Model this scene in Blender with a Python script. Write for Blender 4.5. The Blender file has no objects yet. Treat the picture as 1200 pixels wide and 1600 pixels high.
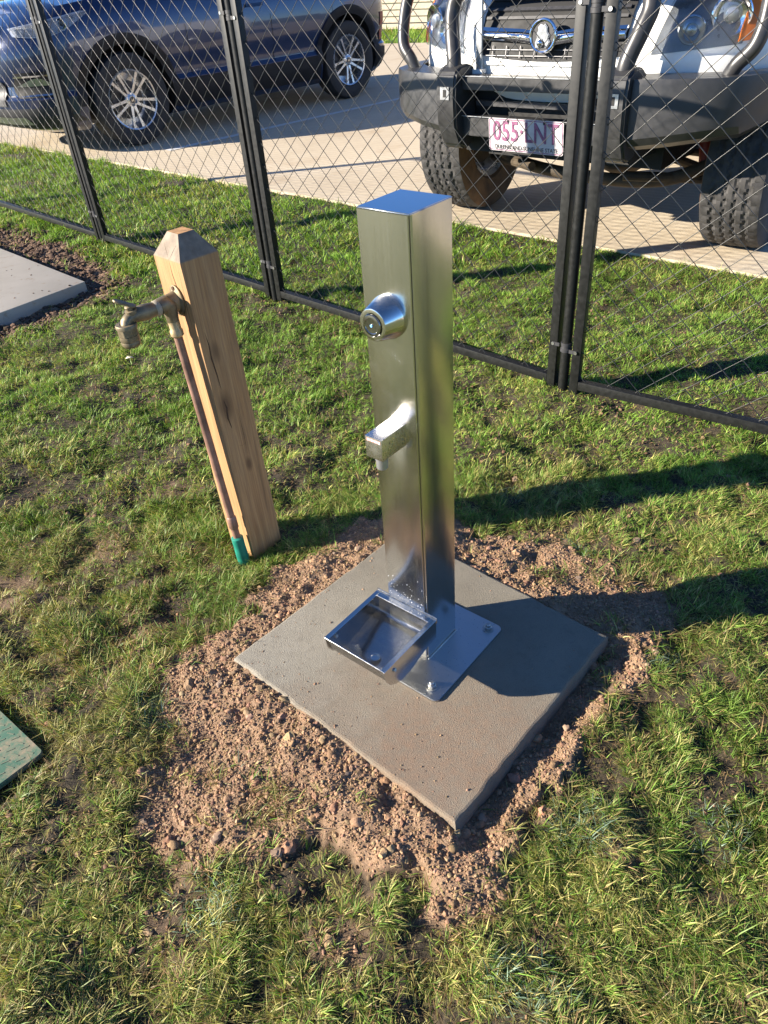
import bpy, bmesh, math, random
import numpy as np
from mathutils import Vector, Matrix

R = math.radians
random.seed(7)
rng = np.random.default_rng(7)
scene = bpy.context.scene
COL = scene.collection

# ------------------------------------------------------------------ camera
PITCH, ROLL, F, HC = 0.6495380, -0.0815309, 1130.3817, 1.19
cam_d = bpy.data.cameras.new('camera')
cam = bpy.data.objects.new('camera', cam_d); COL.objects.link(cam)
cam_d.sensor_fit = 'HORIZONTAL'; cam_d.sensor_width = 36.0; cam_d.lens = F / 1200 * 36.0
cam_d.clip_start = 0.02; cam_d.clip_end = 2000
c_, s_ = math.cos(PITCH), math.sin(PITCH)
fw = Vector((0, c_, -s_)); up0 = Vector((0, s_, c_)); r0 = Vector((1, 0, 0))
cr, sr = math.cos(ROLL), math.sin(ROLL)
rt = cr * r0 + sr * up0; up = -sr * r0 + cr * up0
M = Matrix((rt, up, -fw)).transposed().to_4x4(); M.translation = Vector((0, 0, HC))
cam.matrix_world = M
scene.camera = cam

# ------------------------------------------------------------------ sky and sun
SUN_EL, SUN_AZ = R(21.1), R(185.2)
world = bpy.data.worlds.new('World'); scene.world = world; world.use_nodes = True
wn = world.node_tree.nodes; wl = world.node_tree.links
bg = wn['Background']; sky = wn.new('ShaderNodeTexSky'); sky.sky_type = 'NISHITA'
sky.sun_disc = False; sky.sun_elevation = SUN_EL
sky.sun_rotation = math.pi / 2 - SUN_AZ
sky.air_density = 0.65; sky.dust_density = 0.0; sky.ozone_density = 7.0
wl.new(sky.outputs[0], bg.inputs[0]); bg.inputs[1].default_value = 0.08
sun_d = bpy.data.lights.new('sun', 'SUN'); sun_d.energy = 5.0; sun_d.angle = R(0.5); sun_d.color = (1.0, 0.90, 0.76)
sun = bpy.data.objects.new('sun', sun_d); COL.objects.link(sun)
sv = Vector((math.cos(SUN_EL) * math.cos(SUN_AZ), math.cos(SUN_EL) * math.sin(SUN_AZ), math.sin(SUN_EL)))
sun.rotation_euler = sv.to_track_quat('Z', 'Y').to_euler()
sun.location = sv * 30
scene.view_settings.view_transform = 'Standard'; scene.view_settings.look = 'None'
scene.view_settings.gamma = 1.0; scene.view_settings.exposure = 1.6
scene.view_settings.use_curve_mapping = False
scene.render.engine = 'CYCLES'
scene.cycles.max_bounces = 8

# ------------------------------------------------------------------ materials
class NT:
    def __init__(s, name):
        s.m = bpy.data.materials.new(name); s.m.use_nodes = True
        s.n = s.m.node_tree.nodes; s.l = s.m.node_tree.links
        s.b = s.n['Principled BSDF']; s.out = s.n['Material Output']
        s._tc = None
    def new(s, t, **k):
        x = s.n.new(t)
        for a, v in k.items(): setattr(x, a, v)
        return x
    @property
    def tc(s):
        if not s._tc: s._tc = s.new('ShaderNodeTexCoord')
        return s._tc
    def co(s, scale=(1, 1, 1), src='Object', rot=(0, 0, 0)):
        mp = s.new('ShaderNodeMapping'); mp.inputs['Scale'].default_value = scale; mp.inputs['Rotation'].default_value = rot
        s.l.new(s.tc.outputs[src], mp.inputs[0]); return mp.outputs[0]
    def noise(s, scale, detail=4, rough=.55, co=None, dist=0):
        x = s.new('ShaderNodeTexNoise'); x.inputs['Scale'].default_value = scale
        x.inputs['Detail'].default_value = detail; x.inputs['Roughness'].default_value = rough; x.inputs['Distortion'].default_value = dist
        s.l.new(co if co else s.tc.outputs['Object'], x.inputs['Vector']); return x.outputs['Fac']
    def ramp(s, fac, stops):
        x = s.new('ShaderNodeValToRGB'); e = x.color_ramp.elements
        while len(e) < len(stops): e.new(.5)
        for q, (p, c) in zip(e, stops): q.position = p; q.color = (*c, 1) if len(c) == 3 else c
        s.l.new(fac, x.inputs[0]); return x.outputs[0]
    def rr(s, fac, a, b, lo, hi):
        x = s.new('ShaderNodeMapRange'); s.l.new(fac, x.inputs[0])
        for i, v in enumerate((a, b, lo, hi)): x.inputs[i + 1].default_value = v
        return x.outputs[0]
    def mix(s, fac, a, b, blend='MIX'):
        x = s.new('ShaderNodeMix', data_type='RGBA', blend_type=blend)
        for sock, v in ((x.inputs[0], fac), (x.inputs[6], a), (x.inputs[7], b)):
            if isinstance(v, (int, float)): sock.default_value = v
            elif isinstance(v, tuple): sock.default_value = (*v, 1)
            else: s.l.new(v, sock)
        return x.outputs[2]
    def bump(s, h, strength=.3, dist=.01, prev=None):
        x = s.new('ShaderNodeBump'); x.inputs['Strength'].default_value = strength; x.inputs['Distance'].default_value = dist
        s.l.new(h, x.inputs['Height'])
        if prev: s.l.new(prev, x.inputs['Normal'])
        return x.outputs[0]
    def set(s, **k):
        for a, v in k.items():
            sock = s.b.inputs[a.replace('_', ' ')]
            if isinstance(v, (int, float)): sock.default_value = v
            elif isinstance(v, tuple): sock.default_value = (*v, 1)
            else: s.l.new(v, sock)
        return s

def simple(name, col, rough=.5, metal=0., var=.15, nscale=30, **k):
    t = NT(name)
    nz = t.noise(nscale, 5)
    d = tuple(max(0, c * (1 - var)) for c in col); e = tuple(min(1, c * (1 + var)) for c in col)
    t.set(Base_Color=t.ramp(nz, [(.3, d), (.7, e)]), Roughness=t.rr(nz, .3, .7, max(.02, rough - .06), min(1, rough + .08)), Metallic=metal, **k)
    return t.m

MAT = {}
def steel(name, scale, rot=(0, 0, 0), rough=.17, base=(.66, .655, .62), smudge=True, spots=False):
    t = NT(name)
    brush = t.noise(1, 3, .6, t.co(scale, rot=rot))
    sm = t.noise(9, 4, .6, dist=.8)
    smd = t.rr(sm, .60, .74, 0, .12 if smudge else 0)
    ad = t.new('ShaderNodeMath', operation='ADD'); t.l.new(t.rr(brush, .3, .7, rough - .03, rough + .05), ad.inputs[0]); t.l.new(smd, ad.inputs[1])
    c = t.mix(t.rr(sm, .5, .75, 0, .5 if smudge else 0), base, tuple(min(1, x * 1.12) for x in base))
    t.set(Base_Color=c, Metallic=1.0, Roughness=ad.outputs[0])
    n = t.bump(brush, .05, .0004)
    n = t.bump(t.noise(5, 2), .03, .004, n)
    if spots:
        vo = t.new('ShaderNodeTexVoronoi'); vo.inputs['Scale'].default_value = 170
        t.l.new(t.tc.outputs['Object'], vo.inputs[0])
        n = t.bump(t.rr(vo.outputs['Distance'], 0, .18, 1, 0), .25, .001, n)
    t.set(Normal=n)
    return t.m
MAT['steel'] = steel('brushed_steel', (900, 900, 6))
MAT['steel_h'] = steel('brushed_steel_bowl', (5, 700, 700), rough=.15, base=(.60, .60, .59))
MAT['steel_top'] = steel('brushed_steel_cap', (8, 600, 600), rough=.09, smudge=False, base=(.50, .52, .55))
MAT['steel_plain'] = steel('turned_steel', (120, 120, 500), rough=.13, smudge=False)
MAT['steel_satin'] = steel('satin_steel', (200, 200, 200), rough=.27, base=(.72, .70, .67), smudge=False)
MAT['button'] = simple('dark_chrome', (.34, .34, .33), .12, 1.0, .1)
MAT['plate_steel'] = steel('dull_plate_steel', (200, 200, 200), rough=.3, base=(.56, .57, .57))
MAT['zinc'] = simple('zinc', (.5, .5, .48), .35, 1.0)
MAT['dark'] = simple('dark_gap', (.01, .01, .01), .7)
MAT['powder'] = simple('black_powder_coat', (.009, .0095, .009), .45, 0, .3, 60, Specular_IOR_Level=.35)
MAT['wire'] = simple('black_wire', (.022, .023, .022), .36, 0, .2, 60)
MAT['rubber'] = simple('rubber', (.022, .022, .023), .75, 0, .35, 25)
MAT['tyre_dusty'] = simple('dusty_rubber', (.045, .043, .042), .8, 0, .45, 18)
MAT['tyre_muddy'] = simple('mud_caked_rubber', (.11, .065, .032), .9, 0, .5, 14)
MAT['plastic'] = simple('black_plastic', (.03, .03, .033), .55, 0, .2, 60)
MAT['bar'] = simple('bull_bar_black', (.035, .035, .036), .36, 0, .15, 30)
MAT['chrome'] = simple('chrome', (.85, .85, .86), .07, 1.0, .03)
MAT['alloy'] = simple('alloy', (.55, .56, .58), .28, .9, .05)
MAT['alloy_dark'] = simple('machined_dark', (.07, .07, .075), .4, .5, .1)
MAT['amber'] = simple('amber_lens', (.75, .20, .02), .15, 0, .15, 20)
MAT['smoke'] = simple('lamp_housing', (.20, .215, .23), .3, .5, .3, 8)
MAT['trim'] = simple('grey_trim', (.10, .10, .105), .4, .5)
MAT['lamp'] = simple('lamp_silver', (.50, .54, .60), .3, .5, .3, 14)
MAT['mudmetal'] = simple('dusty_chassis', (.055, .040, .024), .8, 0, .5, 15)
MAT['redpart'] = simple('red_shock', (.25, .03, .02), .5, 0, .3)
MAT['silver'] = simple('silver_trim', (.5, .51, .53), .3, .8, .05)

t = NT('blue_paint'); t.set(Base_Color=(.008, .021, .070), Metallic=.3, Roughness=.28, Coat_Weight=1.0, Coat_Roughness=.05); MAT['blue'] = t.m
t = NT('white_paint'); t.set(Base_Color=t.ramp(t.noise(6, 5), [(.3, (.72, .72, .68)), (.6, (.82, .82, .79))]), Roughness=.35, Coat_Weight=.8, Coat_Roughness=.06); MAT['white'] = t.m
t = NT('car_glass'); t.set(Base_Color=(.02, .025, .028), Roughness=.05, Specular_IOR_Level=.7); MAT['glass'] = t.m
t = NT('lens_glass'); t.set(Base_Color=(.95, .95, .93), Roughness=.06, Transmission_Weight=1.0, IOR=1.25); MAT['lens'] = t.m

# concrete
t = NT('slab_concrete')
f1 = t.noise(420, 3, .7); f2 = t.noise(5, 5, .6); f3 = t.noise(60, 4)
base = t.ramp(f2, [(.3, (.165, .148, .112)), (.7, (.23, .205, .155))])
base = t.mix(t.rr(f1, .45, .75, 0, .5), base, (.27, .235, .185))
sx = t.new('ShaderNodeSeparateXYZ'); t.l.new(t.tc.outputs['Object'], sx.inputs[0])
# soil dust trodden onto the near half and the edges
dist = t.new('ShaderNodeVectorMath', operation='DISTANCE'); t.l.new(t.tc.outputs['Object'], dist.inputs[0]); dist.inputs[1].default_value = (.02, -.26, 0)
dd = t.new('ShaderNodeMath', operation='ADD'); t.l.new(dist.outputs['Value'], dd.inputs[0]); t.l.new(t.rr(f2, .3, .7, -.12, .14), dd.inputs[1])
dust = t.rr(dd.outputs[0], .06, .34, .6, 0)
dl = t.new('ShaderNodeVectorMath', operation='DISTANCE'); t.l.new(t.tc.outputs['Object'], dl.inputs[0]); dl.inputs[1].default_value = (-.34, .04, 0)
da = t.new('ShaderNodeMath', operation='ADD'); t.l.new(dl.outputs['Value'], da.inputs[0]); t.l.new(t.rr(t.noise(14, 5, .7), .3, .7, -.10, .10), da.inputs[1])
base = t.mix(t.rr(da.outputs[0], .05, .36, .6, 0), base, (.33, .305, .25))
base = t.mix(t.rr(t.noise(26, 5, .75), .52, .70, 0, .4), base, (.12, .10, .075))
dm = t.new('ShaderNodeMath', operation='MULTIPLY'); t.l.new(dust, dm.inputs[0]); t.l.new(t.rr(f3, .3, .65, .4, 1), dm.inputs[1])
base = t.mix(dm.outputs[0], base, (.27, .165, .10))
spk = t.noise(480, 2, .5)
base = t.mix(t.rr(spk, .62, .68, 0, .6), base, (.09, .06, .04))
t.set(Base_Color=base, Roughness=.92)
brm = t.noise(1, 3, .6, t.co((260, 14, 14), rot=(0, 0, R(35))))
n = t.bump(f1, .9, .003); n = t.bump(t.noise(900, 2), .4, .0015, n); n = t.bump(brm, .14, .0015, n); n = t.bump(f3, .15, .003, n)
t.set(Normal=n); MAT['slab'] = t.m

t = NT('path_concrete')
f2 = t.noise(3, 5, .6); f1 = t.noise(180, 3)
base = t.ramp(f2, [(.3, (.42, .375, .30)), (.7, (.51, .46, .375))]); base = t.mix(t.rr(t.noise(16, 5, .7), .58, .7, 0, .55), base, (.34, .22, .13))
t.set(Base_Color=base, Roughness=.9, Normal=t.bump(f1, .3, .002)); MAT['path'] = t.m

t = NT('parking_concrete')
f2 = t.noise(.8, 6, .65); f1 = t.noise(45, 4, .7)
base = t.ramp(f2, [(.3, (.43, .35, .245)), (.5, (.50, .42, .30)), (.72, (.56, .48, .36))])
base = t.mix(t.rr(t.noise(2.2, 5, .6), .56, .68, 0, .45), base, (.34, .24, .14))
base = t.mix(t.rr(f1, .35, .7, .0, .25), base, (.62, .55, .43))
w = t.new('ShaderNodeTexWave', wave_type='BANDS', bands_direction='X'); w.inputs['Scale'].default_value = 5.5; w.inputs['Distortion'].default_value = 2.2; w.inputs['Detail'].default_value = 3; w.inputs['Detail Scale'].default_value = 2.5
t.l.new(t.co((1, 1, 1), rot=(0, 0, R(-49))), w.inputs[0])
base = t.mix(t.rr(w.outputs['Fac'], 0, 1, .18, 0), base, (.30, .22, .14))
t.set(Base_Color=base, Roughness=.9)
n = t.bump(w.outputs['Fac'], .35, .004); n = t.bump(f1, .3, .002, n); t.set(Normal=n); MAT['pave'] = t.m
MAT['linepaint'] = simple('line_paint', (.62, .62, .60), .7, 0, .12, 12)

# soil and lawn base (mask = how much loose soil, colour attribute)
t = NT('ground')
at = t.new('ShaderNodeAttribute', attribute_name='soil')
f = t.noise(55, 6, .7); g = t.noise(9, 5, .6)
soil = t.ramp(f, [(.25, (.185, .115, .067)), (.5, (.31, .198, .118)), (.75, (.43, .29, .18))])
soil = t.mix(t.rr(g, .4, .7, 0, .35), soil, (.20, .13, .09))
thatch = t.ramp(t.noise(70, 6, .7), [(.3, (.018, .014, .009)), (.5, (.045, .034, .020)), (.62, (.085, .064, .036)), (.8, (.15, .115, .065))])
far = t.ramp(t.noise(24, 6, .75), [(.3, (.05, .065, .016)), (.5, (.11, .125, .035)), (.72, (.19, .18, .065))])
lw = t.new('ShaderNodeVectorMath', operation='LENGTH'); t.l.new(t.tc.outputs['Object'], lw.inputs[0])
at2 = t.new('ShaderNodeAttribute', attribute_name='turf')
thatch = t.mix(at2.outputs['Fac'], far, thatch)
t.set(Base_Color=t.mix(at.outputs['Fac'], thatch, soil), Roughness=.95)
n = t.bump(t.noise(160, 5, .75), .8, .006); n = t.bump(t.noise(600, 3, .7), .5, .002, n); t.set(Normal=n); MAT['ground'] = t.m

def attr_mat(name, rough, transl=0., bump=None, spec=.3):
    t = NT(name); a = t.new('ShaderNodeAttribute', attribute_name='tint')
    col = a.outputs['Color']
    t.set(Roughness=rough, Specular_IOR_Level=spec)
    if bump:
        nz = t.noise(bump, 5, .7)
        col = t.mix(t.rr(nz, .3, .7, 0, .5), col, t.mix(1, col, (.45, .42, .4), 'MULTIPLY'))
        t.set(Normal=t.bump(nz, .5, .003))
    t.l.new(col, t.b.inputs['Base Color'])
    if transl:
        tr = t.new('ShaderNodeBsdfTranslucent'); t.l.new(t.mix(1, col, (1.25, 1.3, .7), 'MULTIPLY'), tr.inputs[0])
        mx = t.new('ShaderNodeMixShader'); mx.inputs[0].default_value = transl
        t.l.new(t.b.outputs[0], mx.inputs[1]); t.l.new(tr.outputs[0], mx.inputs[2]); t.l.new(mx.outputs[0], t.out.inputs[0])
    return t.m
MAT['blade'] = attr_mat('grass_blade', .48, .27, spec=.28)
MAT['clod'] = attr_mat('soil_clod', .95, 0, 260)
MAT['mulch'] = attr_mat('bark', .9, 0, 120)

# timber post
def wood_local(a, z):
    th = R(43.4); return (a * math.cos(th) + .049 * math.sin(th), a * math.sin(th) - .049 * math.cos(th), z)
t = NT('timber')
grain = t.noise(1, 6, .65, t.co((55, 55, 2.2)), dist=.6)
fine = t.noise(1, 4, .6, t.co((300, 300, 7)))
base = t.ramp(grain, [(.25, (.27, .135, .05)), (.48, (.41, .225, .088)), (.75, (.52, .315, .14))])
base = t.mix(t.rr(fine, .35, .65, .55, 0), base, (.17, .10, .05))
base = t.mix(t.rr(t.noise(6, 5, .65), .45, .7, 0, .25), base, (.24, .17, .10))
crk = t.noise(1, 3, .5, t.co((30, 30, 1.3)), dist=.3)
base = t.mix(t.rr(crk, .68, .72, 0, .5), base, (.10, .055, .025))
sz = t.new('ShaderNodeSeparateXYZ'); t.l.new(t.tc.outputs['Object'], sz.inputs[0])
base = t.mix(t.rr(sz.outputs[2], .797, .803, 0, .85), base, t.ramp(t.noise(40, 4), [(.3, (.11, .095, .075)), (.7, (.25, .21, .165))]))
for kz, kr, ky in ((.47, .022, -.026), (.60, .016, -.020), (.30, .012, .0)):
    dk = t.new('ShaderNodeVectorMath', operation='DISTANCE'); t.l.new(t.co((1, 1, .45)), dk.inputs[0])
    q_ = wood_local(ky, kz); dk.inputs[1].default_value = (q_[0], q_[1], q_[2] * .45)
    base = t.mix(t.rr(dk.outputs['Value'], kr * .4, kr, .75, 0), base, (.10, .05, .022))
saw = t.noise(1, 2, .5, t.co((20, 20, 420)))
t.set(Base_Color=base, Roughness=.75, Normal=t.bump(saw, .12, .0015, t.bump(fine, .35, .0015, t.bump(crk, .3, .004)))); MAT['timber'] = t.m
MAT['cut'] = simple('fresh_cut_wood', (.40, .22, .09), .8, 0, .35, 80)
MAT['knot'] = simple('dark_knot', (.07, .035, .015), .8, 0, .4, 80)
MAT['brass'] = simple('weathered_brass', (.21, .17, .105), .5, .55, .4, 45)
MAT['copper'] = simple('weathered_copper', (.26, .15, .11), .5, .35, .5, 22)
MAT['solder'] = simple('copper_fitting', (.48, .36, .2), .5, .6, .3, 50)
MAT['tape'] = simple('green_tape', (.012, .19, .13), .45, 0, .3, 40)
MAT['ptfe'] = simple('thread_tape', (.30, .26, .19), .6, 0, .1)
t = NT('green_lid')
b0 = t.ramp(t.noise(7, 5), [(.3, (.04, .12, .075)), (.7, (.085, .185, .12))])
b0 = t.mix(t.rr(t.noise(16, 6, .75), .42, .60, 0, .9), b0, (.34, .25, .16)); t.set(Base_Color=b0, Roughness=.7, Normal=t.bump(t.noise(120), .2, .001)); MAT['lid'] = t.m
MAT['slat'] = simple('weathered_fence_slat', (.34, .29, .22), .8, 0, .2, 12)
t = NT('plate_white'); t.set(Base_Color=t.ramp(t.noise(30, 4), [(.3, (.46, .43, .44)), (.7, (.60, .57, .57))]), Roughness=.4); MAT['plate'] = t.m
MAT['maroon'] = simple('maroon_lettering', (.24, .09, .17), .5, 0, .35, 90)
MAT['blackprint'] = simple('black_print', (.03, .03, .03), .5)
MAT['redprint'] = simple('red_print', (.5, .2, .17), .5)
MAT['stone'] = simple('pale_stone', (.30, .20, .13), .85, 0, .25, 90)
MAT['leaf'] = simple('dry_leaf', (.62, .55, .40), .7, 0, .2, 60)

# ------------------------------------------------------------------ object helpers
def tag(o, label=None, cat=None, group=None, kind=None):
    if label: o['label'] = label
    if cat: o['category'] = cat
    if group: o['group'] = group
    if kind: o['kind'] = kind
    return o
def empty(name, loc=(0, 0, 0), mw=None):
    o = bpy.data.objects.new(name, None); o.empty_display_size = .05; COL.objects.link(o)
    if mw is not None: o.matrix_world = mw
    else: o.location = loc
    return o
def link(name, me, mat=None, parent=None, angle=35):
    if mat is not None and not me.materials:
        for m_ in (mat if isinstance(mat, (list, tuple)) else [mat]): me.materials.append(m_)
    if angle is not None and len(me.polygons):
        me.polygons.foreach_set('use_smooth', [True] * len(me.polygons))
        me.set_sharp_from_angle(angle=R(angle))
    o = bpy.data.objects.new(name, me); COL.objects.link(o); o.parent = parent
    return o
def obj(name, bm, mat=None, parent=None, angle=35, bev=0, seg=2, xf=None):
    if bev:
        bmesh.ops.bevel(bm, geom=list(bm.edges), offset=bev, segments=seg, affect='EDGES', profile=.6, clamp_overlap=True)
    if xf is not None: bm.transform(xf)
    me = bpy.data.meshes.new(name); bm.to_mesh(me); bm.free()
    return link(name, me, mat, parent, angle)
def BM(): return bmesh.new()
def box(bm, x0, x1, y0, y1, z0, z1):
    v = [bm.verts.new(p) for p in ((x0, y0, z0), (x1, y0, z0), (x1, y1, z0), (x0, y1, z0), (x0, y0, z1), (x1, y0, z1), (x1, y1, z1), (x0, y1, z1))]
    for f in ((0, 3, 2, 1), (4, 5, 6, 7), (0, 1, 5, 4), (1, 2, 6, 5), (2, 3, 7, 6), (3, 0, 4, 7)): bm.faces.new([v[i] for i in f])
    return bm
def prism(bm, poly, z0, z1, axis='z', xf=None):
    """poly: list of 2-D points (ccw), extruded along the axis"""
    def P(a, b, c):
        p = {'z': (a, b, c), 'x': (c, a, b), 'y': (a, c, b)}[axis]
        return Vector(p) if xf is None else xf @ Vector(p)
    lo = [bm.verts.new(P(x, y, z0)) for x, y in poly]; hi = [bm.verts.new(P(x, y, z1)) for x, y in poly]
    n = len(poly)
    bm.faces.new(lo[::-1]); bm.faces.new(hi)
    for i in range(n): bm.faces.new((lo[i], lo[(i + 1) % n], hi[(i + 1) % n], hi[i]))
    bmesh.ops.recalc_face_normals(bm, faces=bm.faces)
    return bm
def tube(bm, pts, r, n=12, cap=True):
    pts = [Vector(p) for p in pts]; rings = []
    rad = r if isinstance(r, (list, tuple)) else [r] * len(pts)
    prev = None
    for i, p in enumerate(pts):
        d = (pts[min(i + 1, len(pts) - 1)] - pts[max(i - 1, 0)]).normalized()
        if prev is None:
            a = d.orthogonal().normalized()
        else:
            a = (prev - d * prev.dot(d)).normalized()
        prev = a; b = d.cross(a)
        rings.append([bm.verts.new(p + (a * math.cos(t) + b * math.sin(t)) * rad[i]) for t in [2 * math.pi * k / n for k in range(n)]])
    for q, w in zip(rings, rings[1:]):
        for k in range(n): bm.faces.new((q[k], q[(k + 1) % n], w[(k + 1) % n], w[k]))
    if cap: bm.faces.new(rings[0][::-1]); bm.faces.new(rings[-1])
    return bm
def smooth_path(pts, k=6):
    pts = [Vector(p) for p in pts]; out = []
    for i in range(len(pts) - 1):
        p0 = pts[max(i - 1, 0)]; p1 = pts[i]; p2 = pts[i + 1]; p3 = pts[min(i + 2, len(pts) - 1)]
        for j in range(k):
            t_ = j / k
            out.append(.5 * ((2 * p1) + (-p0 + p2) * t_ + (2 * p0 - 5 * p1 + 4 * p2 - p3) * t_ ** 2 + (-p0 + 3 * p1 - 3 * p2 + p3) * t_ ** 3))
    return out + [pts[-1]]
def lathe(bm, prof, n=32, xf=None, closed=False):
    """prof: (radius, height) about +Z; xf places it"""
    rings = []
    for r_, h in prof:
        ring = []
        if r_ < 1e-6:
            p = Vector((0, 0, h)); v = bm.verts.new(xf @ p if xf is not None else p); ring = [v] * n
        else:
            for k in range(n):
                a = 2 * math.pi * k / n; p = Vector((r_ * math.cos(a), r_ * math.sin(a), h))
                ring.append(bm.verts.new(xf @ p if xf is not None else p))
        rings.append(ring)
    prs = list(zip(rings, rings[1:]))
    if closed: prs.append((rings[-1], rings[0]))
    for q, w in prs:
        for k in range(n):
            vs = []
            for v in (q[k], q[(k + 1) % n], w[(k + 1) % n], w[k]):
                if v not in vs: vs.append(v)
            if len(vs) >= 3: bm.faces.new(vs)
    bmesh.ops.recalc_face_normals(bm, faces=bm.faces)
    return bm
def np_mesh(name, V, F_, sizes=None):
    """fast mesh from numpy: V (n,3); F_ flat loop indices with face sizes"""
    me = bpy.data.meshes.new(name)
    F_ = np.asarray(F_, np.int32)
    if sizes is None: sizes = np.full(len(F_) // 3, 3, np.int32)
    st = np.concatenate(([0], np.cumsum(sizes)[:-1])).astype(np.int32)
    me.vertices.add(len(V)); me.vertices.foreach_set('co', np.asarray(V, np.float32).ravel())
    me.loops.add(len(F_)); me.loops.foreach_set('vertex_index', F_)
    me.polygons.add(len(sizes)); me.polygons.foreach_set('loop_start', st); me.polygons.foreach_set('loop_total', np.asarray(sizes, np.int32))
    me.update(calc_edges=True); return me
def col_attr(me, name, C):
    a = me.attributes.new(name, 'FLOAT_COLOR', 'POINT'); C = np.asarray(C, np.float32)
    if C.shape[1] == 3: C = np.concatenate([C, np.ones((len(C), 1), np.float32)], 1)
    a.data.foreach_set('color', C.ravel())
def text_bm(s, size, depth, xs=1.0, spacing=1.0, thick=0.):
    cu = bpy.data.curves.new('lettering', 'FONT'); cu.body = s; cu.size = size; cu.extrude = depth; cu.space_character = spacing; cu.offset = thick
    cu.align_x = 'CENTER'; cu.align_y = 'CENTER'; cu.resolution_u = 3
    o = bpy.data.objects.new('lettering', cu); COL.objects.link(o)
    me = bpy.data.meshes.new_from_object(o.evaluated_get(bpy.context.evaluated_depsgraph_get()))
    bpy.data.objects.remove(o); bm = BM(); bm.from_mesh(me); bpy.data.meshes.remove(me)
    bm.transform(Matrix.Diagonal((xs, 1, 1, 1))); return bm

# ------------------------------------------------------------------ numpy noise
def vnoise(x, y, seed=0):
    xi = np.floor(x).astype(np.int64); yi = np.floor(y).astype(np.int64); xf = x - xi; yf = y - yi
    u = xf * xf * (3 - 2 * xf); v = yf * yf * (3 - 2 * yf)
    def h(a, b):
        n_ = (a * 374761393 + b * 668265263 + seed * 144665) & 0x7fffffff
        n_ = ((n_ ^ (n_ >> 13)) * 1274126177) & 0x7fffffff
        return ((n_ ^ (n_ >> 16)) & 0xffff) / 65535.0
    return (h(xi, yi) * (1 - u) + h(xi + 1, yi) * u) * (1 - v) + (h(xi, yi + 1) * (1 - u) + h(xi + 1, yi + 1) * u) * v
def fbm(x, y, f, o=4, seed=0, g=.5):
    s = 0; a = 1; t_ = 0
    for i in range(o):
        s = s + a * (vnoise(x * f, y * f, seed + i * 17) - .5) * 2; t_ += a; a *= g; f = f * 2.03
    return s / t_
def poly_sd(x, y, poly):
    """signed distance, positive inside"""
    P = np.array(poly); inside = np.zeros(x.shape, bool); d = np.full(x.shape, 1e9)
    for a, b in zip(P, np.roll(P, -1, 0)):
        e = b - a; t_ = np.clip(((x - a[0]) * e[0] + (y - a[1]) * e[1]) / (e @ e), 0, 1)
        d = np.minimum(d, np.hypot(x - a[0] - t_ * e[0], y - a[1] - t_ * e[1]))
        c = ((a[1] > y) != (b[1] > y)) & (x < (b[0] - a[0]) * (y - a[1]) / (b[1] - a[1] + 1e-12) + a[0])
        inside ^= c
    return np.where(inside, d, -d)
def sstep(a, b, x):
    t_ = np.clip((x - a) / (b - a), 0, 1); return t_ * t_ * (3 - 2 * t_)

SLAB = [(-.353, 1.085), (.079, .663), (.460, 1.061), (.041, 1.483)]
SOIL = [(.247, 1.50), (.173, 1.54), (.07, 1.57), (-.071, 1.60), (-.176, 1.50), (-.272, 1.4), (-.345, 1.314), (-.464, 1.168), (-.523, 1.027), (-.457, .893), (-.541, .815), (-.504, .71), (-.418, .623), (-.341, .611), (-.25, .70), (-.157, .645), (-.092, .596), (-.009, .558), (.048, .515), (.14, .517), (.199, .605), (.243, .706), (.406, .825), (.475, .925), (.587, 1.053), (.621, 1.189), (.538, 1.312), (.423, 1.40)]
MULCH = [(-2.9, 5.5), (-2.175, 4.892), (-1.794, 4.52), (-1.519, 4.153), (-1.267, 3.78), (-1.287, 3.599), (-1.394, 3.369), (-1.502, 3.238), (-1.62, 3.082), (-2.4, 2.4), (-3.6, 3.6)]
PATH = [(-1.409, 3.681), (-3.55, 5.89), (-4.9, 4.6), (-2.93, 1.91)]
E0 = np.array([-.003, 4.725]); ED = np.array([.7145, -.6996]); EN = np.array([.6996, .7145])
PAVE = [tuple(E0 - ED * 32), tuple(E0 + ED * 24), (24.0, -2.0), (24.0, 0.1), (-16.0, 26.6)]
LID = [(-.719, .899), (-.895, 1.053), (-1.03, .90), (-.854, .746)]
BARE = [(-.95, 1.35, .20), (-.66, 1.16, .16), (-.80, 1.55, .14), (-.62, 1.8, .10), (.42, 1.42, .10), (.63, 1.40, .05), (-.12, .50, .07), (-.42, .66, .15), (-1.05, 2.5, .10), (.36, .62, .05), (-.46, 1.9, .06), (.37, 1.72, .05)]
def soil_mask(x, y):
    sd = poly_sd(x, y, SOIL) + .085 * fbm(x, y, 8, 4, 3) + .035 * fbm(x, y, 32, 2, 5)
    m_ = sstep(-.015, .03, sd)
    sm = poly_sd(x, y, MULCH) + .10 * fbm(x, y, 5, 4, 13)
    m_ = np.maximum(m_, sstep(-.02, .05, sm))
    for bx, by, br in BARE:
        d = np.hypot(x - bx, y - by) + br * .8 * fbm(x, y, 8, 3, 23)
        m_ = np.maximum(m_, .42 * sstep(br, br * .3, d))
    return m_
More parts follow.
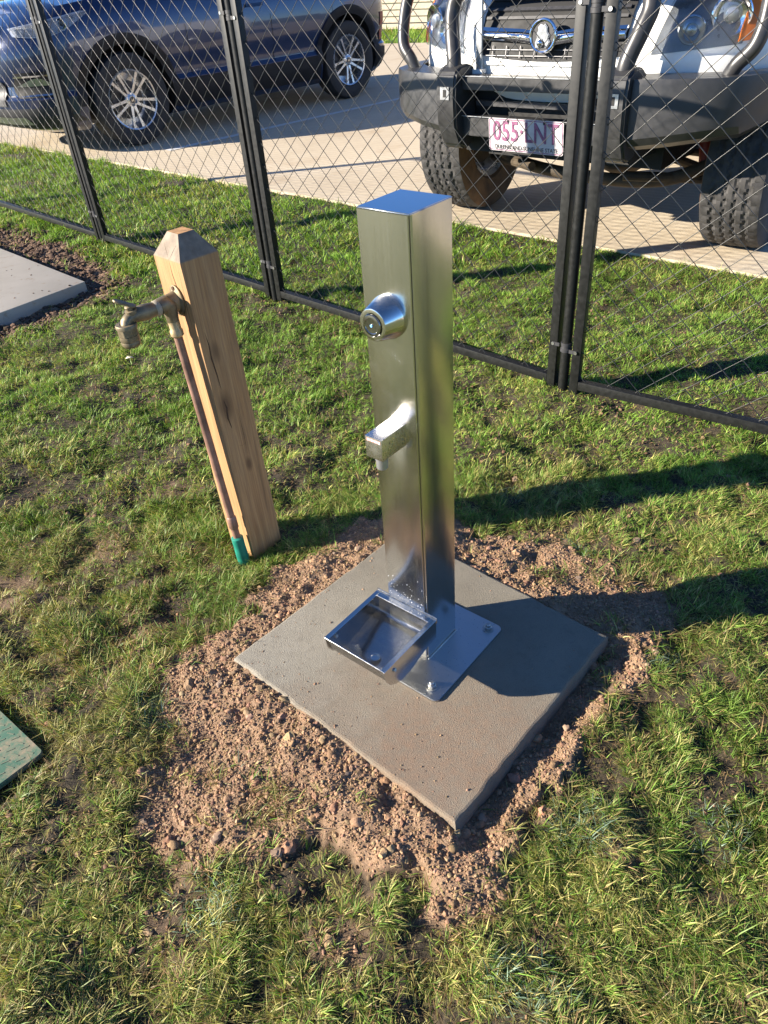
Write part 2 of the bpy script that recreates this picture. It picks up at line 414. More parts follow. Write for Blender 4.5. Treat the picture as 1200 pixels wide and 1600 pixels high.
def height(x, y):
    m_ = soil_mask(x, y)
    zg = -.036 + .024 * fbm(x, y, 3.2, 3, 31) + .016 * fbm(x, y, 8.5, 3, 37) + .014 * fbm(x, y, 19, 2, 39)
    sl = poly_sd(x, y, SLAB)                        # positive inside the slab
    # deeper trench along the right-front edge of the slab
    a = np.array(SLAB[1]); b = np.array(SLAB[2]); e = (b - a) / np.linalg.norm(b - a); nn = np.array([e[1], -e[0]])
    dn = (x - a[0]) * nn[0] + (y - a[1]) * nn[1]; al = (x - a[0]) * e[0] + (y - a[1]) * e[1]
    tr = np.exp(-((dn - .03) / .06) ** 2) * sstep(-.06, .04, al) * sstep(.62, .50, al)
    ridge = .014 * np.exp(-((-sl - .09) / .05) ** 2)
    zs = -.012 + ridge - .030 * tr + .018 * fbm(x, y, 8, 3, 41) + .015 * fbm(x, y, 28, 4, 43) + .006 * np.abs(fbm(x, y, 90, 3, 47))
    near = np.exp(-np.maximum(-sl, 0) / .22)
    z = zg * (1 - m_) + (zs * near + (zg - .006 + .007 * fbm(x, y, 28, 3, 51)) * (1 - near)) * m_
    z = np.where(sl > -.012, np.minimum(z, -.006 - .032 * tr), z)
    z = np.where(sl > .01, -.07, z)
    # fence bottom rail, paving and path
    pv = (x - E0[0]) * EN[0] + (y - E0[1]) * EN[1]
    z = z * sstep(.05, -.3, pv) + (-.012) * (1 - sstep(.05, -.3, pv))
    z = np.where(pv > .03, -.06, z)
    pp = poly_sd(x, y, PATH); z = np.where(pp > -.05, np.minimum(z, -.045), z); z = np.where(pp > .02, -.09, z)
    ll = poly_sd(x, y, LID); z = np.where(ll > -.035, np.minimum(z, -.05), z)
    z = np.where((np.abs(x) > 6) | (y > 9) | (y < -3), -.06, z)
    return z

# ------------------------------------------------------------------ ground sheet
def in_view(x, y, z=0, m=60):
    X_ = np.stack([x, y, np.full_like(x, z - HC)], 1)
    zc = X_ @ np.array(fw); zc = np.where(np.abs(zc) < 1e-6, 1e-6, zc); u = 600 + F * (X_ @ np.array(rt)) / zc; v = 800 - F * (X_ @ np.array(up)) / zc
    return (zc > .1) & (u > -m) & (u < 1200 + m) & (v > -m) & (v < 1600 + m)
def axis_pts(segs, far=900):
    out = []
    for a, b, st in segs: out += list(np.arange(a, b, st))
    a0, b0 = out[0], segs[-1][1]; out.append(b0)
    lo = []; st = .12; v = a0
    while v > -far: v -= st; st *= 1.35; lo.append(v)
    hi = []; st = .12; v = b0
    while v < far: v += st; st *= 1.35; hi.append(v)
    return np.array(lo[::-1] + out + hi)
gx = axis_pts([(-3.2, -.9, .03), (-.9, .80, .0055), (.80, 2.2, .025)])
gy = axis_pts([(-.2, .36, .03), (.36, 1.66, .0055), (1.66, 5.2, .028)])
X, Y = np.meshgrid(gx, gy, indexing='ij'); Z = height(X.ravel(), Y.ravel())
V = np.stack([X.ravel(), Y.ravel(), Z], 1); nx, ny = len(gx), len(gy)
I = (np.arange(nx - 1)[:, None] * ny + np.arange(ny - 1)[None]).ravel()
Q = np.stack([I, I + ny, I + ny + 1, I + 1], 1).ravel()
me = np_mesh('ground', V, Q, np.full(len(I), 4, np.int32))
a = me.attributes.new('soil', 'FLOAT', 'POINT'); a.data.foreach_set('value', soil_mask(V[:, 0], V[:, 1]).astype(np.float32))
a = me.attributes.new('turf', 'FLOAT', 'POINT'); a.data.foreach_set('value', (in_view(V[:, 0], V[:, 1], m=260) & (V[:, 1] < 9.5)).astype(np.float32))
g = link('ground', me, MAT['ground'], None, None); me.polygons.foreach_set('use_smooth', [True] * len(I)); tag(g, kind='structure')

# ------------------------------------------------------------------ paved surfaces
bm = BM(); prism(bm, [tuple(p) for p in PAVE], -.12, 0); tag(obj('car_park', bm, MAT['pave'], None, None), kind='structure')
kx = [E0 - ED * 32 - EN * .05, E0 + ED * 24 - EN * .05, E0 + ED * 24 - EN * .002, E0 - ED * 32 - EN * .002]
bm = BM(); prism(bm, PATH, -.10, .004); tag(obj('path', bm, MAT['path'], None, 30, bev=.004), kind='structure')
def line(p, q, w, z=.004):
    p = np.array(p); q = np.array(q); d = (q - p) / np.linalg.norm(q - p); n_ = np.array([-d[1], d[0]]) * w / 2
    bm = BM(); vs = [bm.verts.new((*v, z)) for v in (p - n_, q - n_, q + n_, p + n_)]; bm.faces.new(vs)
    return tag(obj('bay_line', bm, MAT['linepaint'], None, None), kind='structure')
line((-1.62, 6.995), (1.95, 10.1), .085)
line((-4.9, 9.9), (-1.2, 13.4), .085)

# concrete pad under the fountain: worn, slightly uneven edges
c0 = Vector((.057, 1.073, 0))
bm = BM(); P = [Vector((*p, 0)) - c0 for p in SLAB]; top = []; ne = 40
for i in range(4):
    a_, b_ = P[i], P[(i + 1) % 4]
    for k in range(ne): top.append(a_.lerp(b_, k / ne))
rings = []
for z, ins in ((-.085, -.004), (-.03, -.003), (-.006, .0), (-.0015, .002), (0, .006)):
    ring = []
    for k, p in enumerate(top):
        q = p * (1 - ins / .3); w = .0022 * fbm(np.array([p.x * 1.]), np.array([p.y + z * 3]), 30, 4, 61)[0]
        q = q * (1 + w / .3 * (2.0 if z > -.01 else 2.2)); ring.append(bm.verts.new((q.x, q.y, z)))
    rings.append(ring)
n4 = len(top)
for q, w in zip(rings, rings[1:]):
    for k in range(n4): bm.faces.new((q[k], q[(k + 1) % n4], w[(k + 1) % n4], w[k]))
bm.faces.new(rings[-1]); bm.faces.new(rings[0][::-1])
pad = obj('concrete_pad', bm, MAT['slab'], None, 9); pad.location = c0
tag(pad, 'square grey concrete pad dusted with red soil, under the steel fountain', 'concrete pad')

# ------------------------------------------------------------------ stainless drinking fountain
YAW = math.radians(-41.7627); O = Vector((.0661, 1.1018, 0))
FX = Matrix.Translation(O) @ Matrix.Rotation(YAW, 4, 'Z')
fo = empty('drinking_fountain', mw=FX)
tag(fo, 'square brushed stainless steel drinking fountain post with push button, spout and low bowl', 'drinking fountain')
A2, B2, H = .0482, .0518, .9127
def rrect(x0, x1, y0, y1, r, n=5):
    out = []
    for cx, cy, a0 in ((x1 - r, y1 - r, 0), (x0 + r, y1 - r, 90), (x0 + r, y0 + r, 180), (x1 - r, y0 + r, 270)):
        for k in range(n + 1):
            a = R(a0 + 90 * k / n); out.append((cx + r * math.cos(a), cy + r * math.sin(a)))
    return out
bm = BM(); prism(bm, rrect(-A2, A2, -B2 + .004, B2, .0025), .004, H - .0025)
obj('column', bm, MAT['steel'], fo, 40)
bm = BM(); prism(bm, rrect(-A2, A2 - .0032, -B2, -B2 + .0032, .0012, 3), .006, H - .003)
obj('access_panel', bm, MAT['steel'], fo, 40)
bm = BM(); prism(bm, rrect(-A2 - .0003, A2 + .0003, -B2 - .0003, B2 + .0003, .002), H - .0024, H)
bmesh.ops.bevel(bm, geom=[e for e in bm.edges if all(v.co.z > H - .0001 for v in e.verts)], offset=.0012, segments=2, affect='EDGES')
obj('cap', bm, MAT['steel_top'], fo, 50)
# base plate
bm = BM(); prism(bm, rrect(-.121, .129, -.133, .119, .014, 6), .0004, .0056)
bmesh.ops.bevel(bm, geom=[e for e in bm.edges if all(v.co.z > .005 for v in e.verts)], offset=.0012, segments=2, affect='EDGES')
bp = obj('base_plate', bm, MAT['plate_steel'], fo, 40)
bm = BM()
pts = [(A2 + .001, -B2 + .003, .0068), (A2 + .001, B2 - .002, .0068)]
for i in range(24):
    y = -B2 + .003 + i * .0043
    bmesh.ops.create_icosphere(bm, subdivisions=1, radius=.0026, matrix=Matrix.Translation((A2 + .0014, y, .0062)))
obj('weld_bead', bm, MAT['zinc'], fo, 60)
for bx, by, s in ((.098, -.106, 1), (.104, .096, 1), (-.092, -.106, .7), (-.092, .096, 1)):
    bm = BM(); lathe(bm, [(0, .0056), (.0125, .0056), (.0125, .0078), (0, .0078)], 20, Matrix.Translation((bx, by, 0)))
    bo = obj('bolt', bm, MAT['zinc'], fo)
    bm = BM(); prism(bm, [(bx + .0088 * math.cos(R(60 * k + 12)), by + .0088 * math.sin(R(60 * k + 12))) for k in range(6)], .0078, .0146)
    obj('nut', bm, MAT['zinc'], bo, 30, bev=.0007, seg=1)
    bm = BM(); lathe(bm, [(0, .0147), (.0052, .0147), (.0052, .0196), (.0044, .0206), (0, .0206)], 14, Matrix.Translation((bx, by, 0)))
    obj('stud', bm, MAT['zinc'], bo)
# push button: axis along -y of the fountain
ZB = .757
BX = Matrix.Translation((0, -B2, ZB)) @ Matrix.Rotation(R(90), 4, 'X')
bm = BM(); lathe(bm, [(.0345, 0), (.0345, .006), (.0335, .009), (.0262, .0365), (.0250, .0385), (.0238, .0390), (.0188, .0390), (.0180, .0384), (.0180, .028), (0, .028)], 64, BX)
bh = obj('button_housing', bm, MAT['steel_plain'], fo, 25)
bm = BM(); lathe(bm, [(.0172, .028), (.0172, .0405), (.0164, .0418), (.0130, .0424), (.0120, .0415), (0, .0412)], 48, BX); obj('push_button', bm, MAT['button'], fo, 25)
bm = BM(); lathe(bm, [(0, .0412), (.0022, .0412), (.0022, .0426), (0, .0426)], 16, BX); obj('button_pip', bm, simple('blue_dot', (.2, .45, .8), .3), fo)
bm = BM(); bmesh.ops.create_icosphere(bm, subdivisions=2, radius=.0024, matrix=Matrix.Translation((.0300, -B2 - .013, ZB - .001))); obj('grub_screw', bm, MAT['dark'], bh)
# spout
ZS = .570
bm = BM(); box(bm, -.0180, .0180, -B2 - .060, -B2, ZS - .041, ZS)
sp = obj('spout', bm, MAT['steel_satin'], fo, 30, bev=.0011, seg=2)
bm = BM(); lathe(bm, [(.0085, .004), (.0120, .0), (.0120, -.007), (.0105, -.009), (.0102, -.025), (.0088, -.027), (.0068, -.027), (.0068, -.010), (0, -.010)], 28, Matrix.Translation((.001, -B2 - .043, ZS - .0405)))
obj('nozzle', bm, MAT['silver'], sp, 30)
bm = BM()
for i, (x, w, h) in enumerate(((-.0125, .0032, .0042), (-.0082, .0022, .0034), (-.0045, .0030, .0044), (-.0005, .0018, .0036), (.0026, .0034, .0042), (.0070, .0026, .0036), (.0110, .0034, .0046))):
    box(bm, x, x + w, -B2 - .0604, -B2 - .0600, ZS - .0035 - h, ZS - .0035)
obj('faded_marking', bm, MAT['plate'], sp)
bm = BM(); box(bm, -.0145, .0150, -B2 - .06025, -B2 - .0600, ZS - .0084, ZS - .0028); obj('label_strip', bm, MAT['redprint'], sp)
bm = BM(); bmesh.ops.create_icosphere(bm, subdivisions=2, radius=.0014, matrix=Matrix.Translation((.0178, -B2 - .040, ZS - .014))); obj('grub_screw', bm, MAT['dark'], sp)
# bowl: curved trough between two D-shaped side panels
zr = .1405
sect = [(-.0530, zr), (-.0545, .092), (-.085, .090), (-.112, .083), (-.140, .0745), (-.165, .0725), (-.188, .0785), (-.205, .092), (-.2155, .111), (-.2190, zr - .001)]
def side_panel(x0, x1):
    bm = BM(); pl = [(p.x, p.y) for p in [sect and Vector((y, z, 0)) for y, z in sect]]
    lo = [bm.verts.new((x0, y, z)) for y, z in pl]; hi = [bm.verts.new((x1, y, z)) for y, z in pl]
    bm.faces.new(lo); bm.faces.new(hi[::-1]); n = len(pl)
    for i in range(n): bm.faces.new((lo[i], lo[(i + 1) % n], hi[(i + 1) % n], hi[i]))
    bmesh.ops.recalc_face_normals(bm, faces=bm.faces); return bm
trough = [(-.0590, zr - .004), (-.0600, .122), (-.0615, .107), (-.068, .0965), (-.083, .0935), (-.104, .0885), (-.128, .0805), (-.152, .0752), (-.172, .0745), (-.190, .0820), (-.2035, .0950), (-.2110, .113), (-.2140, zr - .004)]
tp = smooth_path([(0, y, z) for y, z in trough], 5)
bm = BM(); rows = []
for p in tp: rows.append([bm.verts.new((x, p.y, p.z)) for x in (-.0745, 0, .0725)])
for q, w in zip(rows, rows[1:]):
    for k in range(2): bm.faces.new((q[k], q[k + 1], w[k + 1], w[k]))
tr_ = bmesh.ops.solidify(bm, geom=list(bm.faces), thickness=.0015)
bowl = obj('bowl', bm, MAT['steel_h'], fo, 50)
obj('side_panel', side_panel(.0725, .0745), MAT['steel_h'], bowl, 30, bev=.0005, seg=1)
obj('side_panel', side_panel(-.0765, -.0745), MAT['steel_h'], bowl, 30, bev=.0005, seg=1)
for nm, bx in (('rim', (.0655, .0755, -.2195, -.0535)), ('rim', (-.0775, -.0675, -.2195, -.0535)), ('rim', (-.0673, .0653, -.0680, -.0535)), ('rim', (-.0673, .0653, -.2195, -.2165))):
    bm = BM(); box(bm, bx[0], bx[1], bx[2], bx[3], zr, zr + .0016); obj(nm, bm, MAT['steel_plain'], bowl, 30, bev=.0005, seg=1)
bm = BM(); box(bm, -.0775, .0755, -.0530, -.0520, zr - .010, zr + .006); obj('mounting_lip', bm, MAT['steel_plain'], bowl, 30)
for x, s in ((.0748, 1), (-.0742, 1)):
    bm = BM(); lathe(bm, [(0, 0), (.0042, 0), (.0042, .0022), (.0025, .0034), (.0015, .002), (0, .002)], 16, Matrix.Translation((x, -.190, .122)) @ Matrix.Rotation(R(90), 4, 'Y')); obj('screw', bm, MAT['zinc'], bowl)
bm = BM(); lathe(bm, [(.0105, .0002), (.0100, .0016), (.0075, .0018), (.0070, .0004), (0, .0004)], 24, Matrix.Translation((-.001, -.160, .0795))); obj('drain', bm, MAT['steel_plain'], bowl)
# water drops left on the panel above the bowl
bm = BM()
for i in range(34):
    x = rng.uniform(-.045, .042); z = .15 + abs(rng.normal(0, .035)); r_ = rng.uniform(.0004, .0012)
    bmesh.ops.create_icosphere(bm, subdivisions=1, radius=r_, matrix=Matrix.Translation((x, -B2 - .0001, z)) @ Matrix.Diagonal((1, .5, 1.1, 1)))
tag(obj('water_drops', bm, simple('splash_marks', (.75, .76, .78), .25), fo, 80), kind='stuff')

# ------------------------------------------------------------------ timber post and garden tap
TH = R(43.4); WR = Vector((math.cos(TH), math.sin(TH), 0)); WL = Vector((-WR.y, WR.x, 0))
W0 = Vector((-.3491, 1.4557, -.06)); LEAN = Vector((-.0135, .002, 0)) / .75
def wood(a, b, z):   # a along the right face, b along the left face
    return W0 + WR * a + WL * b + Vector((0, 0, z + .05)) + LEAN * z
WXM = Matrix.Translation(W0 + WR * .046 + WL * .049)
WXI = WXM.inverted()
wp = empty('timber_post', mw=WXM)
tag(wp, 'square rough timber post with pyramid top, beside the garden tap', 'post')
bm = BM(); prof = []
def ring(z, ins=0., jit=0.):
    out = []
    for (a, b) in ((0, 0), (.046, 0), (.092, 0), (.092, .049), (.092, .098), (.046, .098), (0, .098), (0, .049)):
        ca, cb = .046, .049; aa = ca + (a - ca) * (1 - ins); bb = cb + (b - cb) * (1 - ins)
        aa += rng.uniform(-jit, jit); bb += rng.uniform(-jit, jit)
        out.append(bm.verts.new(WXI @ wood(aa, bb, z)))
    return out
rs = [ring(z, 0, .0007) for z in np.linspace(-.05, .745, 14)] + [ring(.750), ring(.795, .60)]
for q, w in zip(rs, rs[1:]):
    for k in range(8): bm.faces.new((q[k], q[(k + 1) % 8], w[(k + 1) % 8], w[k]))
bm.faces.new(rs[0][::-1]); topf = bm.faces.new(rs[-1])
bmesh.ops.recalc_face_normals(bm, faces=bm.faces)
me = bpy.data.meshes.new('post_body'); bm.to_mesh(me); bm.free(); me.materials.append(MAT['timber']); me.materials.append(MAT['cut'])
zt = max(v.co.z for v in me.vertices)
for p in me.polygons:
    if all(me.vertices[i].co.z > zt - .004 for i in p.vertices): p.material_index = 1
pb = link('post_body', me, None, wp, 25)
# drying cracks and knots on the right face, split down the left face
def sliver(pts, wid, face):
    bm = BM(); L_ = []; R_ = []
    for i, (u, z) in enumerate(pts):
        w = wid * math.sin(math.pi * (i + .15) / (len(pts) - .7)); off = .0006
        f = (lambda uu: wood(uu, -off, z)) if face == 'r' else (lambda uu: wood(-off, uu, z))
        L_.append(bm.verts.new(WXI @ f(u - w))); R_.append(bm.verts.new(WXI @ f(u + w)))
    for i in range(len(pts) - 1): bm.faces.new((L_[i], R_[i], R_[i + 1], L_[i + 1]))
    return bm
for pts, w_, fc in (([(.016, .60), (.019, .57), (.0175, .54), (.021, .50), (.023, .46)], .0016, 'r'), ([(.022, .435), (.025, .415), (.022, .39), (.026, .36)], .0024, 'r'), ([(.052, .40), (.053, .33), (.051, .27)], .0006, 'r'),
                    ([(.040, .75), (.041, .72), (.036, .69), (.034, .65), (.030, .60)], .0009, 'l'), ([(.040, .786), (.0405, .77), (.040, .75)], .0008, 'l'), ([(.014, .735), (.016, .66), (.013, .6)], .0006, 'l'),
                    ([(.030, .31), (.045, .305), (.055, .31)], .0006, 'r')):
    obj('crack', sliver(pts, w_, fc), MAT['knot'], pb, None)
# garden tap
tb = wood(-.028, .012, -.03)
gt = empty('garden_tap', loc=tb)
tag(gt, 'weathered brass garden tap on a copper riser pipe, fixed to the timber post', 'tap')
TI = Matrix.Translation(-tb)
def gtube(name, pts, r, mat, parent=gt, n=18):
    bm = BM(); tube(bm, [TI @ Vector(p) for p in pts], r, n); return obj(name, bm, mat, parent, 40)
pT = wood(-.026, .040, .640); pB = wood(-.026, .010, -.03)
pipe = gtube('riser_pipe', [pB.lerp(pT, k) for k in (.0, .5, 1)], .0095, MAT['copper'])
gtube('coupling', [pB.lerp(pT, k) for k in (.175, .18, .225, .23)], [.0098, .0120, .0120, .0098], MAT['copper'])
gtube('tape_wrap', [pB.lerp(pT, k) for k in (.0, .05, .09, .13, .135)], [.015, .0158, .0150, .0155, .0100], MAT['tape'])
gtube('pipe_collar', [pB.lerp(pT, k) for k in (.935, .94, .955, .96, .985)], [.0110, .0140, .0140, .0120, .0125], MAT['solder'])
EL = wood(-.028, .039, .668); OUT = -WR
dn = Vector((0, 0, -1))
gtube('elbow', [pT + dn * .01, pT.lerp(EL, .5), EL + dn * .004, EL + OUT * .006 + Vector((0, 0, .002)), EL + OUT * .022], [.0125, .0150, .0168, .0172, .0165], MAT['brass'])
bm = BM(); FXM = TI @ Matrix.Translation(wood(-.001, .044, .666)) @ OUT.to_track_quat('Z', 'Y').to_matrix().to_4x4()
lathe(bm, [(0, 0), (.024, 0), (.024, .003), (.016, .006), (.014, .026), (0, .026)], 24, FXM @ Matrix.Diagonal((1, 1.35, 1, 1))); obj('wall_flange', bm, MAT['brass'], gt)
for dz in (-.024, .026):
    bm = BM(); lathe(bm, [(0, .002), (.0045, .003), (.0045, .006), (0, .0065)], 12, TI @ Matrix.Translation(wood(-.001, .044, .666 + dz)) @ OUT.to_track_quat('Z', 'Y').to_matrix().to_4x4()); obj('fixing_screw', bm, MAT['knot'], gt)
EL0 = EL
gtube('thread_seal', [EL + OUT * k for k in (.022, .025, .031, .034)], [.0150, .0162, .0158, .0140], MAT['ptfe'])
body = [EL + OUT * .033, EL + OUT * .045, EL + OUT * .060 + Vector((0, 0, .001)), EL + OUT * .074 + Vector((0, 0, .002)), EL + OUT * .086, EL + OUT * .092 + dn * .001, EL + OUT * .0985 + dn * .006, EL + OUT * .101 + dn * .014, EL + OUT * .101 + dn * .028]
gtube('tap_body', body, [.0142, .0158, .0165, .0150, .0122, .0118, .0120, .0118, .0118], MAT['brass'])
HB = EL + OUT * .080
hd = (OUT * .25 + Vector((0, 0, 1))).normalized()
gtube('spindle', [HB + hd * k for k in (.008, .016, .017, .024, .026)], [.0125, .0125, .0085, .0085, .0060], MAT['brass'])
# lever handle: flat butterfly plate
hx = Matrix.Translation(HB + hd * .0285) @ (OUT + Vector((-.15, .45, .45))).to_track_quat('X', 'Z').to_matrix().to_4x4()
bm = BM(); prism(bm, [(-.017, -.006), (-.010, -.0085), (0, -.007), (.012, -.0085), (.024, -.0065), (.028, 0), (.024, .0065), (.012, .0085), (0, .007), (-.010, .0085), (-.017, .006)], -.0025, .0025)
obj('handle', bm, MAT['brass'], gt, 40, bev=.0010, seg=1, xf=TI @ hx)
# hose connector
HCN = EL + OUT * .101 + dn * .012
CX = TI @ Matrix.Translation(HCN) @ Matrix.Rotation(R(180), 4, 'X')
bm = BM(); lathe(bm, [(.0125, -.004), (.0205, -.004), (.0215, -.002), (.0215, .0035), (.0185, .004)], 32, CX); hc = obj('hose_connector', bm, MAT['brass'], gt, 30)
bm = BM(); prism(bm, [(.0205 * math.cos(R(45 * k + 10)), .0205 * math.sin(R(45 * k + 10))) for k in range(8)], .003, .019); obj('hex_nut', bm, MAT['brass'], hc, 12, bev=.0009, seg=1, xf=CX)
bm = BM(); lathe(bm, [(.0, .019), (.0195, .019), (.0200, .028), (.0190, .031), (.0196, .033), (.0190, .038), (.0165, .042), (.0150, .042), (.0140, .030), (0, .030)], 32, CX); obj('threaded_sleeve', bm, MAT['brass'], hc, 25)

# ------------------------------------------------------------------ fence: welded diamond-mesh panels between round posts
FJ = [Vector((-2.636, 5.640, 0)), Vector((-1.530, 4.478, 0)), Vector((-.421, 3.315, 0)), Vector((.649, 2.216, 0)), Vector((1.872, 1.270, 0))]
HF = 1.2
def fence_panel(Pa, Pb, label):
    d = (Pb - Pa); Lw = d.length; d.normalize()
    mw = Matrix.Translation(Pa) @ Matrix.Rotation(math.atan2(d.y, d.x), 4, 'Z')
    e = empty('mesh_fence', mw=mw); tag(e, label, 'fence', 'black mesh fence panels along the car park')
    xa, xb = .042, Lw - .042; h = .015
    zb = float(max(height(np.array([Pa.x, Pb.x]), np.array([Pa.y, Pb.y])))) * 0 - .008
    for x in (xa, xb):
        bm = BM(); box(bm, x - h, x + h, -h, h, zb - .018, HF); obj('stile', bm, MAT['powder'], e, 30, bev=.002, seg=2)
    for nm, z0 in (('bottom_rail', zb), ('top_rail', HF - .031)):
        bm = BM(); box(bm, xa + h + .0005, xb - h - .0005, -h + .0005, h - .0005, z0, z0 + .030); obj(nm, bm, MAT['powder'], e, 30, bev=.002, seg=2)
    x0, x1, z0, z1 = xa + h - .001, xb - h + .001, zb + .029, HF - .030
    pw, ph = .0940, .0860; sl = ph / pw
    for fam in (1, -1):
        y = .0018 * fam
        k0 = (z0 - sl * x1) if fam == 1 else z0 + sl * x0
        k1 = (z1 - sl * x0) if fam == 1 else z1 + sl * x1
        k = k0 + .02
        while k < k1:
            pts = []
            for xx in (x0, x1):
                zz = fam * sl * xx + k
                if z0 <= zz <= z1: pts.append((xx, zz))
            for zz in (z0, z1):
                xx = (zz - k) / (fam * sl)
                if x0 < xx < x1: pts.append((xx, zz))
            if len(pts) >= 2 and math.dist(pts[0], pts[1]) > .02:
                a_ = Vector((pts[0][0], y, pts[0][1])); b_ = Vector((pts[1][0], y, pts[1][1])); m1 = a_.lerp(b_, .5) + Vector((0, rng.normal(0, .0012), 0))
                bm = BM(); tube(bm, [a_, m1, b_], .0012, 5, False); obj('wire', bm, MAT['wire'], e, 80)
            k += ph
    return e
for i, lb in enumerate(('leftmost black diamond-mesh fence panel, in front of the blue car nose',
                        'black mesh fence panel behind the timber post, in front of the blue car front wheel',
                        'black mesh fence panel behind the steel fountain, between the two parked vehicles',
                        'rightmost black mesh fence panel, in front of the white ute headlight')):
    fence_panel(FJ[i], FJ[i + 1], lb)
for i, lb in enumerate(('round black fence post beyond the far left of the lawn', 'thin round black fence post in front of the blue car bumper', 'thin round black fence post before the blue car door, right of the timber post',
                        'thin round black fence post in front of the white ute number plate', 'round black fence post at the right end of the nearest panel')):
    p = FJ[i]; e = empty('fence_post', loc=p); tag(e, lb, 'fence post', 'round posts between the fence panels')
    bm = BM(); tube(bm, [(0, 0, -.10), (0, 0, .6), (0, 0, HF + .02)], .0165, 18); obj('pole', bm, MAT['powder'], e, 40)
    bm = BM(); lathe(bm, [(.0185, HF + .005), (.0185, HF + .022), (.012, HF + .030), (0, HF + .032)], 18); obj('cap', bm, MAT['plastic'], e)
    q = FJ[min(i + 1, 4)] - FJ[max(i - 1, 0)]; ang = math.atan2(q.y, q.x)
    for z in (.118, 1.050):
        cm = Matrix.Rotation(ang, 4, 'Z') @ Matrix.Translation((0, 0, z))
        bm = BM(); lathe(bm, [(.0168, 0), (.0195, 0), (.0195, .011), (.0180, .012), (.0180, .020), (.0195, .021), (.0195, .032), (.0168, .032)], 20, cm); cl = obj('clamp', bm, MAT['plastic'], e, 35)
        for s in (-1, 1):
            zz = .024 if s < 0 else .008
            bm = BM(); lathe(bm, [(0, 0), (.0055, 0), (.0055, .004), (.0035, .004), (.0035, .030), (0, .030)], 12, cm @ Matrix.Translation((s * .042, -.0195, zz)) @ Matrix.Rotation(R(-90), 4, 'X')); obj('bolt', bm, MAT['zinc'], cl)
            bm = BM(); box(bm, min(s * .018, s * .045), max(s * .018, s * .045), -.0175, -.0152, zz - .006, zz + .006); obj('strap', bm, MAT['plastic'], cl, 30, xf=cm)

# ------------------------------------------------------------------ vehicles
class Hull:
    """closed body built from a plan outline (long, lat) lofted over z with an inset profile"""
    def __init__(s, outline, prof, ztop):
        pts = smooth_path([(a, b, 0) for a, b in outline], 5)
        s.P = np.array([(p.x, p.y) for p in pts]); s.prof = np.array(prof); s.ztop = ztop
        d = np.gradient(s.P, axis=0); s.N = np.stack([-d[:, 1], d[:, 0]], 1); s.N /= np.linalg.norm(s.N, axis=1)[:, None]
        s.N[0] = (-1, 0); s.N[-1] = (1, 0)
        L0, L1 = s.P[0, 0], s.P[-1, 0]; s.wn = np.clip(1 - (s.P[:, 0] - L0) / .55, 0, 1) ** 1.2; s.wt = np.clip(1 - (L1 - s.P[:, 0]) / .5, 0, 1)
        s.L0 = L0
    def ring(s, z):
        ins, nose = (np.interp(z, s.prof[:, 0], s.prof[:, k]) for k in (1, 2))
        Q = s.P - s.N * ins * 1.0
        Q[:, 0] += nose * s.wn - nose * s.wt * .5
        return Q
    def lat(s, lo, z, off=0):
        Q = s.ring(z); i = np.argmax(Q[:, 1]); k = Q[:i + 1] if lo < Q[i, 0] else Q[i:]
        return float(np.interp(lo, k[:, 0], k[:, 1])) + off
    def front(s, la, z, off=0):
        Q = s.ring(z); i = np.argmax(Q[:, 1]); return float(np.interp(abs(la), Q[:i + 1, 1], Q[:i + 1, 0])) - off
    def mesh(s, zs):
        bm = BM(); rings = []; n = len(s.P)
        zm = zs[-1]
        for z in zs:
            Q = s.ring(z); row = []
            for i in list(range(n)) + list(range(n - 2, 0, -1)):
                sgn = 1 if len(row) < n else -1
                zt = s.ztop(Q[i, 0]); zz = z if z < .8 else .8 + (z - .8) * (zt - .8) / (zm - .8)
                row.append(bm.verts.new((Q[i, 0], sgn * Q[i, 1], zz)))
            rings.append(row)
        m_ = len(rings[0])
        for q, w in zip(rings, rings[1:]):
            for k in range(m_): bm.faces.new((q[k], q[(k + 1) % m_], w[(k + 1) % m_], w[k]))
        bm.faces.new(rings[0][::-1])
        # crowned top
        T = rings[-1]; cols = []
        for i in range(1, n - 1):
            a_, b_ = T[i], T[m_ - i]; col = [a_]
            for j in range(1, 6):
                u = j / 6; p = a_.co.lerp(b_.co, u); p.z += .055 * (1 - (2 * u - 1) ** 2); col.append(bm.verts.new(p))
            cols.append(col + [b_])
        for q, w in zip(cols, cols[1:]):
            for k in range(6): bm.faces.new((q[k], q[k + 1], w[k + 1], w[k]))
        for tip, col in ((T[0], cols[0]), (T[n - 1], cols[-1])):
            for k in range(6): bm.faces.new((tip, col[k], col[k + 1]))
        bmesh.ops.recalc_face_normals(bm, faces=bm.faces)
        return bm
